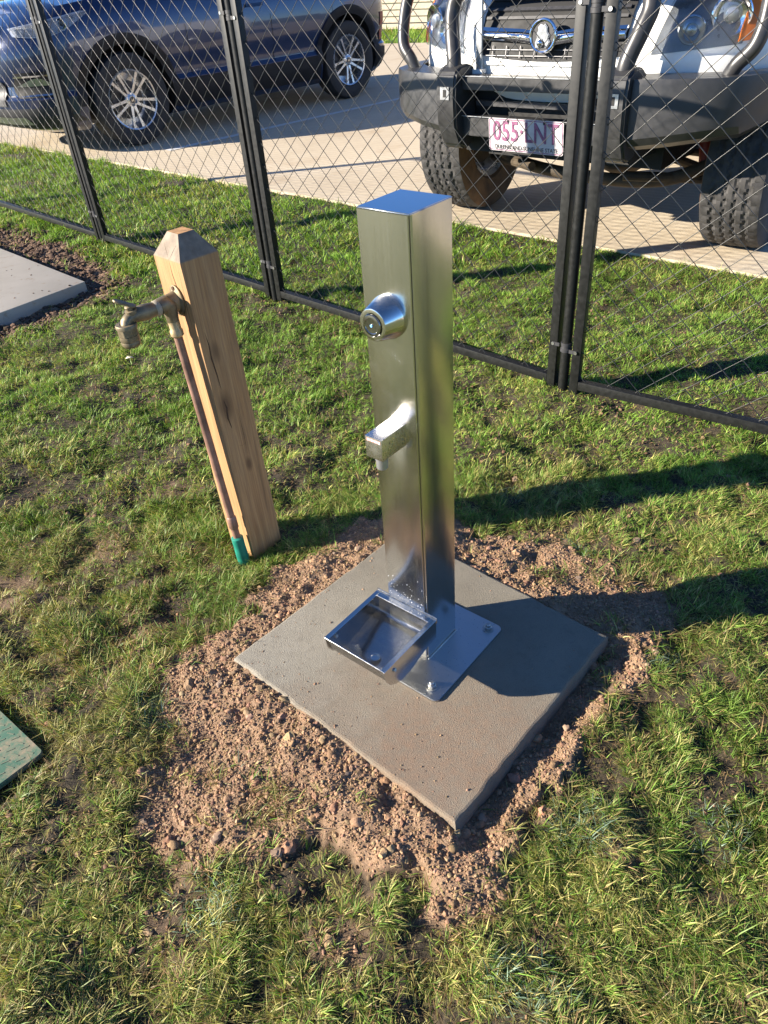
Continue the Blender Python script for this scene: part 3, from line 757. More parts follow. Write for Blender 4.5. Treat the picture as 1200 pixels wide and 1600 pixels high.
def cut(me, wells, r, la0, la1):
    o = bpy.data.objects.new('t', me); COL.objects.link(o); rem = []
    for (lx, z) in wells:
        for sgn in (-1, 1):
            bm = BM(); lathe(bm, [(0, la0), (r, la0), (r, la1), (0, la1)], 48, Matrix.Translation((lx, 0, z)) @ Matrix.Rotation(R(-90 * sgn), 4, 'X'))
            cm = bpy.data.meshes.new('c'); bm.to_mesh(cm); bm.free(); cm.materials.append(MAT['dark'])
            co_ = bpy.data.objects.new('c', cm); COL.objects.link(co_); rem.append(co_)
            md = o.modifiers.new('b', 'BOOLEAN'); md.operation = 'DIFFERENCE'; md.object = co_; md.solver = 'EXACT'
    bpy.context.view_layer.update()
    res = bpy.data.meshes.new_from_object(o.evaluated_get(bpy.context.evaluated_depsgraph_get()))
    for q in rem + [o]: bpy.data.objects.remove(q)
    if len(res.materials) < 2: res.materials.append(MAT['dark'])
    for p in res.polygons:
        c = p.center; n_ = p.normal
        for (lx, z) in wells:
            rad = math.hypot(c.x - lx, c.z - z)
            if (rad < r + .01 and abs(c.y) < la0 + .01 and abs(n_.y) > .9) or (abs(c.y) > la0 - .02 and all(abs(math.hypot(res.vertices[i].co.x - lx, res.vertices[i].co.z - z) - r) < .006 for i in p.vertices) and abs(n_.y) < .4): p.material_index = 1
    return res
def grid_patch(fn, us, vs, thick=.004):
    """fn(u,v)->Vector; thickened sheet"""
    bm = BM(); rows = [[bm.verts.new(fn(u, v)) for v in vs] for u in us]
    for q, w in zip(rows, rows[1:]):
        for k in range(len(vs) - 1): bm.faces.new((q[k], q[k + 1], w[k + 1], w[k]))
    return bm

def tyre_mesh(name, rad, wid, rim, groove=0., nth=120, mat=0):
    """tyre about the Y axis with cut tread"""
    hw = wid / 2
    ys = list(np.linspace(-hw * .86, hw * .86, 27)) if groove else list(np.linspace(-hw * .86, hw * .86, 9))
    V = []; nprof = len(ys) + 12
    for i in range(nth):
        th = 2 * math.pi * i / nth; pr = []
        # left sidewall from the rim outwards, tread, right sidewall
        side = [(rim, -hw * .78), (rim + .012, -hw * .92), (rim + (rad - rim) * .35, -hw * 1.0), (rim + (rad - rim) * .6, -hw * 1.0), (rad - .028, -hw * .98), (rad - .010, -hw * .93)]
        pr += side
        for j, y in enumerate(ys):
            r_ = rad - .006 * (y / hw) ** 2 - .004 * abs(y / hw) ** 6
            if groove:
                ph = (i % 4)
                for gc, gw in ((-.52, .055), (-.17, .045), (.17, .045), (.52, .055)):
                    c = gc + (.035 if ph in (0, 1) else -.035)
                    if abs(y / hw - c) < gw: r_ -= groove
                if abs(y / hw) > .60 and ((i + (2 if y > 0 else 0)) % 4 == 0): r_ -= groove * .55
                elif abs(y / hw) <= .5 and (i % 6 == (0 if y > 0 else 3)): r_ -= groove * .45
            pr.append((r_, y))
        pr += [(r_, -y) for r_, y in side[::-1]]
        for r_, y in pr: V.append((r_ * math.cos(th), y, r_ * math.sin(th)))
    F_ = []; n = nprof
    for i in range(nth):
        for j in range(n - 1):
            a_ = i * n + j; b_ = ((i + 1) % nth) * n + j; F_ += [a_, a_ + 1, b_ + 1, b_]
    me = np_mesh(name, np.array(V), F_, np.full(len(F_) // 4, 4, np.int32))
    return me

# ---- blue SUV -------------------------------------------------------------
S0 = Vector((-1.99512, 7.24734, 0)); SD = Vector((.72251761, .69135252, 0)); SM = Vector((.69135252, -.72251761, 0))
# local x = rearwards, y = outwards to the camera side, z = up (left-handed pair is avoided by y = SM, x = SD)
sx_ = Matrix((( SD.x, SM.x, 0, 0), (SD.y, SM.y, 0, 0), (0, 0, 1, 0), (0, 0, 0, 1)))
def mirror_frame(origin, ex, ey):
    return Matrix(((ex.x, ey.x, 0, origin.x), (ex.y, ey.y, 0, origin.y), (0, 0, 1, 0), (0, 0, 0, 1)))
# x runs FORWARD (-SD) so that (x,y,z) is right-handed with y = SM
SUVM = mirror_frame(S0 - SM * .93, SD, SM)
flip = SUVM.to_3x3().determinant() < 0
car = empty('parked_suv', loc=S0 - SM * .93 + SD * .15)
tag(car, 'dark blue parked SUV with black wheel arch cladding and alloy wheels', 'car')
CI = Matrix.Translation(-car.location) @ SUVM
def cobj(name, bm, mat, parent=None, angle=35, bev=0, seg=2, me=None):
    if me is not None: bm = BM(); bm.from_mesh(me)
    if bev: bmesh.ops.bevel(bm, geom=list(bm.edges), offset=bev, segments=seg, affect='EDGES', clamp_overlap=True)
    bm.transform(CI)
    if flip: bmesh.ops.reverse_faces(bm, faces=list(bm.faces))
    return obj(name, bm, mat, parent if parent is not None else car, angle)
SH = Hull([(-.80, 0), (-.79, .30), (-.735, .55), (-.60, .74), (-.38, .865), (-.05, .925), (.5, .94), (1.5, .94), (2.6, .94), (3.15, .915), (3.45, .83), (3.62, .6), (3.68, .3), (3.70, 0)],
          [(.19, .12, .14), (.24, .05, .07), (.34, .004, .01), (.46, .0, .0), (.495, .030, .01), (.555, .034, .012), (.62, .010, .0), (.70, .0, .0), (.82, .0, .005), (.90, .008, .02), (.97, .02, .06), (1.03, .045, .12), (1.08, .10, .22)],
          lambda d: float(np.interp(d, [-.8, -.4, .1, .8, 3.7], [.99, 1.06, 1.11, 1.15, 1.15])))
bm = SH.mesh([.19, .24, .34, .46, .495, .555, .62, .70, .82, .90, .97, 1.03, 1.08])
me = bpy.data.meshes.new('b'); bm.to_mesh(me); bm.free(); me.materials.append(MAT['blue'])
me = cut(me, [(.15, .36), (2.82, .36)], .425, .52, 1.3)
if len(me.materials) < 2: me.materials.append(MAT['dark'])
cobj('body', None, [MAT['blue'], MAT['dark']], angle=32, me=me)
# lower cladding: sill band, front apron, arches
def side_v(h, lo, z, off): return Vector((lo, h.lat(lo, z, off), z))
def both(name, fn, us, vs, mat, parent=None, th=.006, sides=(1, -1), angle=40):
    for s in sides:
        bm = grid_patch(lambda u, v: Vector((fn(u, v).x, s * fn(u, v).y, fn(u, v).z)), us, vs)
        bmesh.ops.solidify(bm, geom=list(bm.faces), thickness=-th if s > 0 else th)
        bmesh.ops.recalc_face_normals(bm, faces=bm.faces)
        cobj(name, bm, mat, parent, angle)
both('sill_cladding', lambda u, v: side_v(SH, u, v, .010), np.linspace(.60, 2.37, 12), np.linspace(.245, .455, 6), MAT['plastic'], th=.012)
both('rear_cladding', lambda u, v: side_v(SH, u, v, .010), np.linspace(3.25, 3.50, 4), np.linspace(.26, .50, 4), MAT['plastic'], th=.012)
for cx in (.15, 2.82):
    both('wheel_arch', lambda u, v: side_v(SH, cx + v * math.cos(u), min(.98, max(.21, .36 + v * math.sin(u))), .014 if v > .43 else .002),
         np.linspace(R(-14), R(178), 34), (.418, .424, .445, .49, .497), MAT['plastic'], th=.012)
# front apron (wraps the corner)
def front_v(h, la, z, off): return Vector((h.front(la, z, off), la, z))
fa = lambda u, v: front_v(SH, u, v, .010)
bm = grid_patch(fa, np.linspace(-.86, .86, 41), np.linspace(.235, .40, 5)); bmesh.ops.recalc_face_normals(bm, faces=bm.faces); cobj('front_apron', bm, MAT['plastic'])
bm = grid_patch(lambda u, v: front_v(SH, u, v, .018), np.linspace(-.60, .60, 25), np.linspace(.27, .335, 3)); cobj('skid_plate', bm, MAT['silver'])
bm = grid_patch(lambda u, v: front_v(SH, u, v, .012), np.linspace(-.50, .50, 25), np.linspace(.72, .99, 6)); gr = cobj('grille', bm, MAT['dark'])
for z in (.745, .80, .855, .91, .965):
    bm = grid_patch(lambda u, v: front_v(SH, u, v, .030), np.linspace(-.49, .49, 25), np.linspace(z, z + .022, 3)); cobj('grille_bar', bm, MAT['chrome'], gr)
bm = grid_patch(lambda u, v: front_v(SH, u, v, .012), np.linspace(-.45, .45, 19), np.linspace(.42, .60, 5)); cobj('lower_grille', bm, MAT['plastic'])
# headlights: swept back, (long, z) quads
hx_ = [-.64, -.56, -.47, -.38, -.29, -.20, -.12, -.05]
hb_ = [.900, .885, .880, .890, .915, .955, .990, 1.020]; ht_ = [.955, .968, .982, .996, 1.008, 1.020, 1.030, 1.036]
def hl(h_off):
    return lambda u, v: side_v(SH, u, np.interp(u, hx_, hb_) * (1 - v) + np.interp(u, hx_, ht_) * v, h_off)
for s in (1, -1):
    def mk(f): return lambda u, v: Vector((f(u, v).x, s * f(u, v).y, f(u, v).z))
    bm = grid_patch(mk(hl(.004)), np.linspace(-.64, -.06, 22), np.linspace(0, 1, 6)); bmesh.ops.recalc_face_normals(bm, faces=bm.faces); hh = cobj('headlight', bm, MAT['lamp'])
    bm = grid_patch(mk(hl(.020)), np.linspace(-.63, -.07, 22), np.linspace(.05, .95, 6)); bmesh.ops.solidify(bm, geom=list(bm.faces), thickness=.004); cobj('lens', bm, MAT['lens'], hh)
    for lo, rr_ in ((-.30, .040), (-.46, .036)):
        z = np.interp(lo, hx_, hb_) * .5 + np.interp(lo, hx_, ht_) * .5
        p = Vector((lo, s * (SH.lat(lo, z) + .004), z)); q = Vector((-.75, s * .65, 0)).normalized().to_track_quat('Z', 'Y').to_matrix().to_4x4()
        bm = BM(); lathe(bm, [(rr_, .012), (rr_ * .92, .014), (rr_ * .8, .004), (rr_ * .4, -.006), (0, -.008)], 24, Matrix.Translation(p) @ q); cobj('reflector', bm, MAT['chrome'], hh)
        bm = BM(); lathe(bm, [(rr_ * .55, .0), (rr_ * .45, .012), (0, .018)], 20, Matrix.Translation(p) @ q); cobj('projector', bm, MAT['glass'], hh)
    bm = grid_patch(mk(lambda u, v: side_v(SH, u, np.interp(u, hx_, ht_) - .010 + v * .008, .024)), np.linspace(-.62, -.08, 20), (0, 1)); bmesh.ops.solidify(bm, geom=list(bm.faces), thickness=.003); cobj('lamp_strip', bm, MAT['silver'], hh)
    # fog lamp pocket with chrome strips
    fx_ = lambda o, za, zb: (lambda u, v: side_v(SH, u, za + (zb - za) * v, o))
    bm = grid_patch(mk(fx_(.008, .475, .655)), np.linspace(-.70, -.46, 12), np.linspace(0, 1, 5)); bmesh.ops.recalc_face_normals(bm, faces=bm.faces); fg = cobj('fog_lamp', bm, MAT['dark'])
    bm = grid_patch(mk(lambda u, v: side_v(SH, u, .555 + .055 * v * math.sin(math.pi * min(1, max(0, (u + .69) / .21))) , .020)), np.linspace(-.69, -.48, 12), np.linspace(0, 1, 4)); cobj('lamp_glass', bm, MAT['silver'], fg)
    for za in (.62, .485):
        bm = grid_patch(mk(fx_(.022, za, za + .012)), np.linspace(-.71, -.44, 12), (0, 1)); bmesh.ops.solidify(bm, geom=list(bm.faces), thickness=.006); cobj('chrome_strip', bm, MAT['chrome'], fg)
    bm = grid_patch(mk(lambda u, v: side_v(SH, u, .50 + .25 * v, .009)), (3.36, 3.42, 3.48), np.linspace(0, 1, 4)); cobj('rear_reflector', bm, MAT['redpart'])
# door shut lines
for lo in (.80, 1.78, 2.60):
    both('door_gap', lambda u, v: side_v(SH, lo + u + (.10 * max(0, .8 - v) if lo > 2 else 0), v, .0012), (0, .006), np.linspace(.475, 1.05, 14), MAT['dark'], th=.002)
both('door_handle', lambda u, v: side_v(SH, u, v, .022), np.linspace(1.50, 1.70, 5), np.linspace(.93, .955, 3), MAT['blue'], th=.012)
both('door_handle', lambda u, v: side_v(SH, u, v, .022), np.linspace(2.36, 2.56, 5), np.linspace(.94, .965, 3), MAT['blue'], th=.012)
# greenhouse
def house(h, base, roof, zb, zt, mat_g, mat_r, fn):
    bm = BM(); B_ = [bm.verts.new((x, y, zb)) for x, y in base + [(x, -y) for x, y in base[::-1]]]; T_ = [bm.verts.new((x, y, zt)) for x, y in roof + [(x, -y) for x, y in roof[::-1]]]
    n = len(B_)
    for i in range(n): bm.faces.new((B_[i], B_[(i + 1) % n], T_[(i + 1) % n], T_[i]))
    bm.faces.new(T_); bm.faces.new(B_[::-1]); bmesh.ops.recalc_face_normals(bm, faces=bm.faces); g_ = fn('windows', bm, mat_g, None, 25)
    bm = BM(); R1 = roof + [(x, -y) for x, y in roof[::-1]]
    prism(bm, [(x * 1.0, y * 1.03) for x, y in R1], zt - .01, zt + .045); fn('roof', bm, mat_r, None, 35, .02, 2)
    for (bx, by), (tx, ty) in ((base[k], roof[k]) for k in range(1, len(base) - 1)):
        for s in (1, -1):
            bm = BM(); tube(bm, [(bx, s * by, zb), (tx, s * ty, zt + .01)], .032, 8); fn('pillar', bm, mat_r, None, 40)
house(SH, [(.62, .60), (.78, .83), (1.78, .86), (2.62, .86), (3.35, .80), (3.55, .55)], [(1.45, .50), (1.52, .64), (1.95, .67), (2.62, .67), (3.12, .63), (3.22, .45)], 1.14, 1.62, MAT['glass'], MAT['blue'], cobj)
for s in (1, -1):
    bm = BM(); bmesh.ops.create_icosphere(bm, subdivisions=3, radius=1, matrix=Matrix.Translation((.98, s * 1.02, 1.20)) @ Matrix.Diagonal((.07, .11, .075, 1))); cobj('door_mirror', bm, MAT['blue'], None, 60)
bm = BM(); box(bm, .25, 3.2, -.6, .6, .17, .30); cobj('underbody', bm, MAT['dark'])
# wheels
def alloy_wheel(lo, sgn, rad, wid, rim, label=None):
    wm = Matrix.Translation((lo, sgn * (.925 - wid / 2), rad)) @ Matrix.Diagonal((1, sgn, 1, 1))
    e_me = tyre_mesh('tyre', rad, wid, rim, 0, 64)
    bm = BM(); bm.from_mesh(e_me); bpy.data.meshes.remove(e_me); bm.transform(wm)
    if sgn < 0: bmesh.ops.reverse_faces(bm, faces=list(bm.faces))
    w = cobj('wheel', bm, MAT['rubber'], None, 40)
    ax = wm @ Matrix.Rotation(R(-90), 4, 'X')
    bm = BM(); lathe(bm, [(rim + .002, wid * .40), (rim - .004, wid * .44), (rim - .014, wid * .42), (rim - .022, wid * .30), (rim - .03, -.06), (.05, -.07), (0, -.07)], 56, ax); cobj('rim', bm, MAT['alloy'], w, 35)
    bm = BM(); lathe(bm, [(.15, -.02), (.15, .005), (.07, .01), (0, .01)], 36, ax); cobj('brake_disc', bm, MAT['alloy_dark'], w, 35)
    for k in range(5):
        for t_ in (-1, 1):
            a0 = R(72 * k + 90) + t_ * R(9); a1 = R(72 * k + 90) + t_ * R(11.5)
            bm = BM(); h0 = wid * .30; h1 = wid * .40
            p0 = Vector((.045 * math.cos(a0 + t_ * .15), .045 * math.sin(a0 + t_ * .15), h0 + .006)); p1 = Vector(((rim - .012) * math.cos(a1), (rim - .012) * math.sin(a1), h1))
            dr = (p1 - p0).normalized(); sd = dr.cross(Vector((0, 0, 1))).normalized()
            vs = []
            for p, wd in ((p0, .013), (p0.lerp(p1, .5), .0095), (p1, .013)):
                vs.append([bm.verts.new(p + sd * wd), bm.verts.new(p - sd * wd), bm.verts.new(p - sd * wd * .7 + Vector((0, 0, -.03))), bm.verts.new(p + sd * wd * .7 + Vector((0, 0, -.03)))])
            for q, r_ in zip(vs, vs[1:]):
                for j in range(4): bm.faces.new((q[j], q[(j + 1) % 4], r_[(j + 1) % 4], r_[j]))
            bmesh.ops.recalc_face_normals(bm, faces=bm.faces); bm.transform(ax); cobj('spoke', bm, MAT['alloy'], w, 30)
    bm = BM(); lathe(bm, [(.062, wid * .20), (.060, wid * .30), (.050, wid * .33), (.034, wid * .34), (.030, wid * .355), (0, wid * .36)], 32, ax); cobj('hub', bm, MAT['alloy'], w, 35)
    bm = BM(); lathe(bm, [(.026, wid * .362), (.026, wid * .368), (0, wid * .369)], 24, ax); cobj('hub_cap', bm, MAT['alloy_dark'], w, 35)
    bm = text_bm('H', .036, .0012); bm.transform(ax @ Matrix.Translation((0, 0, wid * .372)) @ Matrix.Shear('XZ', 4, (0, 0)) ); cobj('emblem', bm, MAT['chrome'], w, None)
    for k in range(5):
        a0 = R(72 * k + 54); bm = BM(); lathe(bm, [(.008, wid * .30), (.008, wid * .335), (0, wid * .34)], 8, ax @ Matrix.Translation((.045 * math.cos(a0), .045 * math.sin(a0), 0))); cobj('wheel_nut', bm, MAT['chrome'], w, 35)
    return w
for lo in (.15, 2.82):
    for sgn in (1, -1): alloy_wheel(lo, sgn, .360, .235, .236)

# ---- white ute -------------------------------------------------------------
UA = Vector((.73109756, -.68227293, 0)); UN = Vector((-.68227293, -.73109756, 0)); UC = Vector((1.25537, 3.97878, 0)) - UA * .025
UM = mirror_frame(UC, -UN, UA)      # x = rearwards, y = image right
flipU = UM.to_3x3().determinant() < 0
ute = empty('parked_ute', loc=UC); tag(ute, 'white utility vehicle with black steel bull bar and muddy all-terrain tyres', 'utility vehicle')
UI = Matrix.Translation(-UC) @ UM
def uobj(name, bm, mat, parent=None, angle=35, bev=0, seg=2, me=None):
    if me is not None: bm = BM(); bm.from_mesh(me)
    if bev: bmesh.ops.bevel(bm, geom=list(bm.edges), offset=bev, segments=seg, affect='EDGES', clamp_overlap=True)
    bm.transform(UI)
    if flipU: bmesh.ops.reverse_faces(bm, faces=list(bm.faces))
    return obj(name, bm, mat, parent if parent is not None else ute, angle)
UH = Hull([(-.585, 0), (-.58, .2), (-.555, .42), (-.49, .62), (-.40, .76), (-.22, .865), (.1, .90), (.8, .90), (2, .90), (3.4, .89), (4.1, .87), (4.17, .80), (4.19, .4), (4.2, 0)],
          [(.50, .06, .10), (.56, .02, .05), (.66, .0, .02), (.76, .0, .0), (.82, .0, .002), (.90, .006, .012), (.98, .016, .04), (1.06, .04, .10), (1.11, .09, .20)],
          lambda d: float(np.interp(d, [-.6, -.2, .5, 1.2, 4.2], [1.07, 1.13, 1.18, 1.20, 1.20])))
bm = UH.mesh([.50, .56, .66, .76, .82, .90, .98, 1.06, 1.11])
me = bpy.data.meshes.new('b'); bm.to_mesh(me); bm.free(); me.materials.append(MAT['white'])
me = cut(me, [(.02, .40), (3.05, .40)], .47, .46, 1.3)
if len(me.materials) < 2: me.materials.append(MAT['dark'])
uobj('body', None, [MAT['white'], MAT['dark']], angle=32, me=me)
house(UH, [(.75, .60), (.95, .80), (1.75, .82), (2.5, .82), (2.62, .6)], [(1.45, .5), (1.55, .64), (1.9, .66), (2.38, .66), (2.45, .5)], 1.19, 1.72, MAT['glass'], MAT['white'], uobj)
def fv(la, z, off): return Vector((UH.front(la, z, off), la, z))
def fpatch(name, us, vs, off, mat, parent=None, th=0., warp=None, angle=40):
    f = warp if warp else (lambda u, v: fv(u, v, off))
    bm = grid_patch(f, us, vs); bmesh.ops.recalc_face_normals(bm, faces=bm.faces)
    if th: bmesh.ops.solidify(bm, geom=list(bm.faces), thickness=th)
    return uobj(name, bm, mat, parent, angle)
# grille opening, chrome bar, mesh
gsh = lambda u, v: .805 + .02 * (abs(u) / .33) ** 2 + v * (.27 - .02 * (abs(u) / .33) ** 2)
gr = fpatch('grille', np.linspace(-.345, .345, 23), np.linspace(0, 1, 8), 0, MAT['dark'], warp=lambda u, v: fv(u, gsh(u, v), .004))
for v in (.825, .847):
    fpatch('grille_bar', np.linspace(-.32, .32, 17), (v, v + .0022), .016, MAT['trim'], gr, th=.003)
for v in (.955, .985, 1.02, 1.05):
    fpatch('grille_slat', np.linspace(-.33, .33, 17), (v, v + .010), .014, MAT['plastic'], gr, th=.01)
for k in range(-4, 5):
    fpatch('grille_upright', (k * .072 + .02, k * .072 + .0222), (.818, .84, .862), .014, MAT['trim'], gr, th=.004)
cb = fpatch('chrome_bar', np.linspace(-.345, .345, 25), np.linspace(0, 1, 7), 0, MAT['chrome'], th=.012,
            warp=lambda u, v: fv(u, .872 + .012 * (abs(u) / .35) - .012 * max(0, 1 - abs(u) / .12) + v * .046, .022 + .016 * math.sin(math.pi * v)))
fpatch('lower_lip', np.linspace(-.36, .36, 19), np.linspace(.790, .803, 3), .012, MAT['white'], th=.006)
# emblem: ring with a relief of a lion resting a paw on a ball
bx_ = UH.front(0, .90) - .052
EM = Matrix.Translation((bx_, .004, .900)) @ Matrix(((0, 0, -1, 0), (1, 0, 0, 0), (0, 1, 0, 0), (0, 0, 0, 1))) 
bm = BM(); lathe(bm, [(.052, -.004), (.058, .0), (.056, .007), (.052, .009), (.048, .007), (.046, .0), (.048, -.004)], 48, EM @ Matrix.Diagonal((1.12, 1.10, 1, 1)), closed=True); em = uobj('emblem', bm, MAT['chrome'])
bm = BM(); lathe(bm, [(0, .0), (.048, .0), (.048, .002), (0, .003)], 40, EM @ Matrix.Diagonal((1.12, 1.10, 1, 1))); uobj('emblem_disc', bm, MAT['plastic'], em)
lion = [(-.028, -.038), (-.030, -.020), (-.022, -.004), (-.026, .006), (-.018, .020), (-.020, .030), (-.008, .040), (.004, .036), (.010, .042), (.020, .030), (.022, .014), (.030, .004), (.026, -.008), (.034, -.020), (.024, -.036), (.014, -.040), (.012, -.022), (.002, -.012), (-.004, -.024), (-.014, -.040)]
bm = BM(); prism(bm, [(x * 1.1, y * 1.05) for x, y in lion][::-1], .002, .011); bmesh.ops.bevel(bm, geom=[e for e in bm.edges if all(v.co.z > .008 for v in e.verts)], offset=.003, segments=2, affect='EDGES'); bm.transform(EM); uobj('emblem_lion', bm, MAT['silver'], em, 30)
bm = BM(); bmesh.ops.create_icosphere(bm, subdivisions=3, radius=.015, matrix=EM @ Matrix.Translation((-.010, -.024, .006))); uobj('emblem_ball', bm, MAT['chrome'], em, 80)
# headlights
for s in (1, -1):
    def hq(off, a0=0., a1=1.):
        def f(u, v):
            z = .828 + .028 * u + v * .225; la = (.445 + .055 * v) + (.775 - .445 - .055 * v) * u; return fv(s * la, z, off)
        return f
    bm = grid_patch(hq(.002), np.linspace(0, .90, 16), np.linspace(0, 1, 9)); bmesh.ops.recalc_face_normals(bm, faces=bm.faces); h_ = uobj('headlight', bm, MAT['smoke'])
    for la, z, r_ in ((.572, .905, .050), (.688, .945, .072)):
        p = Vector((UH.front(la, z) - .004, s * la, z)); q = Vector((-.9, s * .38, 0)).normalized().to_track_quat('Z', 'Y').to_matrix().to_4x4()
        bm = BM(); lathe(bm, [(r_, .010), (r_ * .93, .016), (r_ * .85, .010), (r_ * .6, .0), (r_ * .3, -.006), (0, -.008)], 32, Matrix.Translation(p) @ q); uobj('reflector', bm, MAT['chrome'], h_)
        bm = BM(); lathe(bm, [(r_ * .42, -.002), (r_ * .36, .016), (0, .026)], 24, Matrix.Translation(p) @ q); uobj('bulb_cover', bm, MAT['silver'], h_)
    bm = grid_patch(hq(.034), np.linspace(.01, .88, 16), np.linspace(.01, 1, 9)); bmesh.ops.recalc_face_normals(bm, faces=bm.faces); bmesh.ops.solidify(bm, geom=list(bm.faces), thickness=.003); uobj('lens', bm, MAT['lens'], h_)
    bm = grid_patch(hq(.030), np.linspace(.885, 1.08, 6), np.linspace(.04, 1, 9)); bmesh.ops.recalc_face_normals(bm, faces=bm.faces); bmesh.ops.solidify(bm, geom=list(bm.faces), thickness=.006); uobj('indicator', bm, MAT['amber'], h_)
    bm = grid_patch(lambda u, v: fv(s * u, v, .0015), (.385, .388), np.linspace(.77, 1.06, 8)); uobj('panel_gap', bm, MAT['dark'])
# bull bar
bm = BM(); box(bm, -.70, -.60, -.352, .352, .706, .757)
bb = uobj('bull_bar', bm, MAT['bar'], None, 30, .004, 2)
bm = BM(); box(bm, -.69, -.62, -.352, .352, .520, .600); uobj('lower_channel', bm, MAT['bar'], bb, 30, .004, 2)
for z_ in (.758, .601):
    bm = BM(); box(bm, -.702, -.694, -.350, .350, z_, z_ + .003); uobj('channel_edge', bm, MAT['silver'], bb, 30)
for s in (1, -1):
    # upright bracket
    side = [(-.745, .775), (-.755, .69), (-.745, .56), (-.70, .475), (-.66, .455), (-.60, .47), (-.58, .60), (-.58, .775), (-.63, .80), (-.70, .80)]
    bm = BM(); y0, y1 = sorted((s * .352, s * .458)); prism(bm, [(x, z) for x, z in side], y0, y1, axis='y'); br = uobj('bracket', bm, MAT['bar'], bb, 30, .010, 3)
    bm = BM(); box(bm, -.7575, -.7515, s * .405 - .024, s * .405 + .024, .672, .722); uobj('recovery_slot', bm, MAT['silver'], br, 30)
    bm = BM(); box(bm, -.7585, -.7560, s * .405 - .008, s * .405 + .010, .682, .712); uobj('slot_hole', bm, MAT['dark'], br, 30)
    # wing
    top = [(.460, -.705), (.60, -.69), (.74, -.64), (.835, -.55), (.90, -.38), (.925, -.15)]
    bm = BM(); rows = []
    for i, (la, lo) in enumerate(top):
        zb = [.525, .545, .565, .570, .600, .640][i]; zt = [.765, .768, .768, .766, .764, .760][i]
        rows.append([bm.verts.new((lo + dx, s * (la - dy), z)) for dx, dy, z in ((.16, .03, zt), (0, 0, zt), (-.004, 0, zt - .02), (-.004, 0, zb + .03), (.02, .0, zb), (.10, .03, zb - .03))])
    for q, w in zip(rows, rows[1:]):
        for k in range(5): bm.faces.new((q[k], q[k + 1], w[k + 1], w[k]))
    bmesh.ops.recalc_face_normals(bm, faces=bm.faces); bmesh.ops.solidify(bm, geom=list(bm.faces), thickness=.004); uobj('wing', bm, MAT['bar'], bb, 28)
    # inner and outer hoops
    bm = BM(); tube(bm, smooth_path([(-.68, s * .405, .76), (-.675, s * .41, .82), (-.645, s * .44, .92), (-.62, s * .455, .99), (-.61, s * .43, 1.05), (-.605, s * .34, 1.085), (-.60, s * .15, 1.095), (-.60, 0, 1.095)], 6), .033, 20); uobj('hoop', bm, MAT['bar'], bb, 50)
    bm = BM(); tube(bm, smooth_path([(-.52, s * .745, .75), (-.525, s * .775, .80), (-.515, s * .825, .86), (-.49, s * .835, .96), (-.47, s * .81, 1.06), (-.48, s * .70, 1.13), (-.54, s * .52, 1.11), (-.60, s * .44, 1.06)], 6), .028, 18); uobj('outer_hoop', bm, MAT['bar'], bb, 50)
bm = BM(); box(bm, -.60, -.587, -.345, -.312, .762, 1.14); uobj('aerial_bar', bm, MAT['silver'], bb, 30, .003, 1)
bm = BM(); box(bm, -.615, -.58, -.365, -.30, .758, .775); uobj('aerial_foot', bm, MAT['white'], bb, 30)
bm = BM(); box(bm, -.56, -.30, -.42, .42, .43, .765); uobj('radiator_support', bm, MAT['dark'])
bm = BM(); box(bm, -.615, -.585, -.33, .33, .632, .652); uobj('winch_bar', bm, MAT['plastic'], bb)
# number plate
NPM = Matrix.Translation((-.712, -.004, .540)) @ Matrix.Rotation(R(-6), 4, 'Y') @ Matrix(((0, 0, -1, 0), (1, 0, 0, 0), (0, 1, 0, 0), (0, 0, 0, 1)))
bm = BM(); prism(bm, rrect(-.187, .187, -.067, .067, .010), -.0015, .0008); bm.transform(NPM); npl = uobj('number_plate', bm, MAT['plate'], None, 30)
def ring_frame(w, h, t_, z):
    o_ = rrect(-w, w, -h, h, .009); i_ = rrect(-w + t_, w - t_, -h + t_, h - t_, .007); bm = BM()
    A_ = [bm.verts.new((x, y, z)) for x, y in o_]; B_ = [bm.verts.new((x, y, z)) for x, y in i_]
    for k in range(len(A_)): bm.faces.new((A_[k], A_[(k + 1) % len(A_)], B_[(k + 1) % len(A_)], B_[k]))
    return bm
bm = ring_frame(.184, .064, .0035, .0014); bm.transform(NPM); uobj('plate_border', bm, MAT['maroon'], npl, None)
bm = text_bm('055\u00b7LNT', .115, .0012, .78, 1.02, .0012); bm.transform(NPM @ Matrix.Translation((0, .012, .002))); uobj('plate_number', bm, MAT['maroon'], npl, None)
bm = text_bm('QUEENSLAND-SUNSHINE STATE', .024, .0006, .92, 1.0); bm.transform(NPM @ Matrix.Translation((.002, -.050, .0018))); uobj('plate_slogan', bm, MAT['blackprint'], npl, None)
for x in (-.085, .095):
    bm = BM(); lathe(bm, [(.006, .0), (.006, .003), (0, .004)], 12, NPM @ Matrix.Translation((x, .056, 0))); uobj('plate_bolt', bm, MAT['dark'], npl)
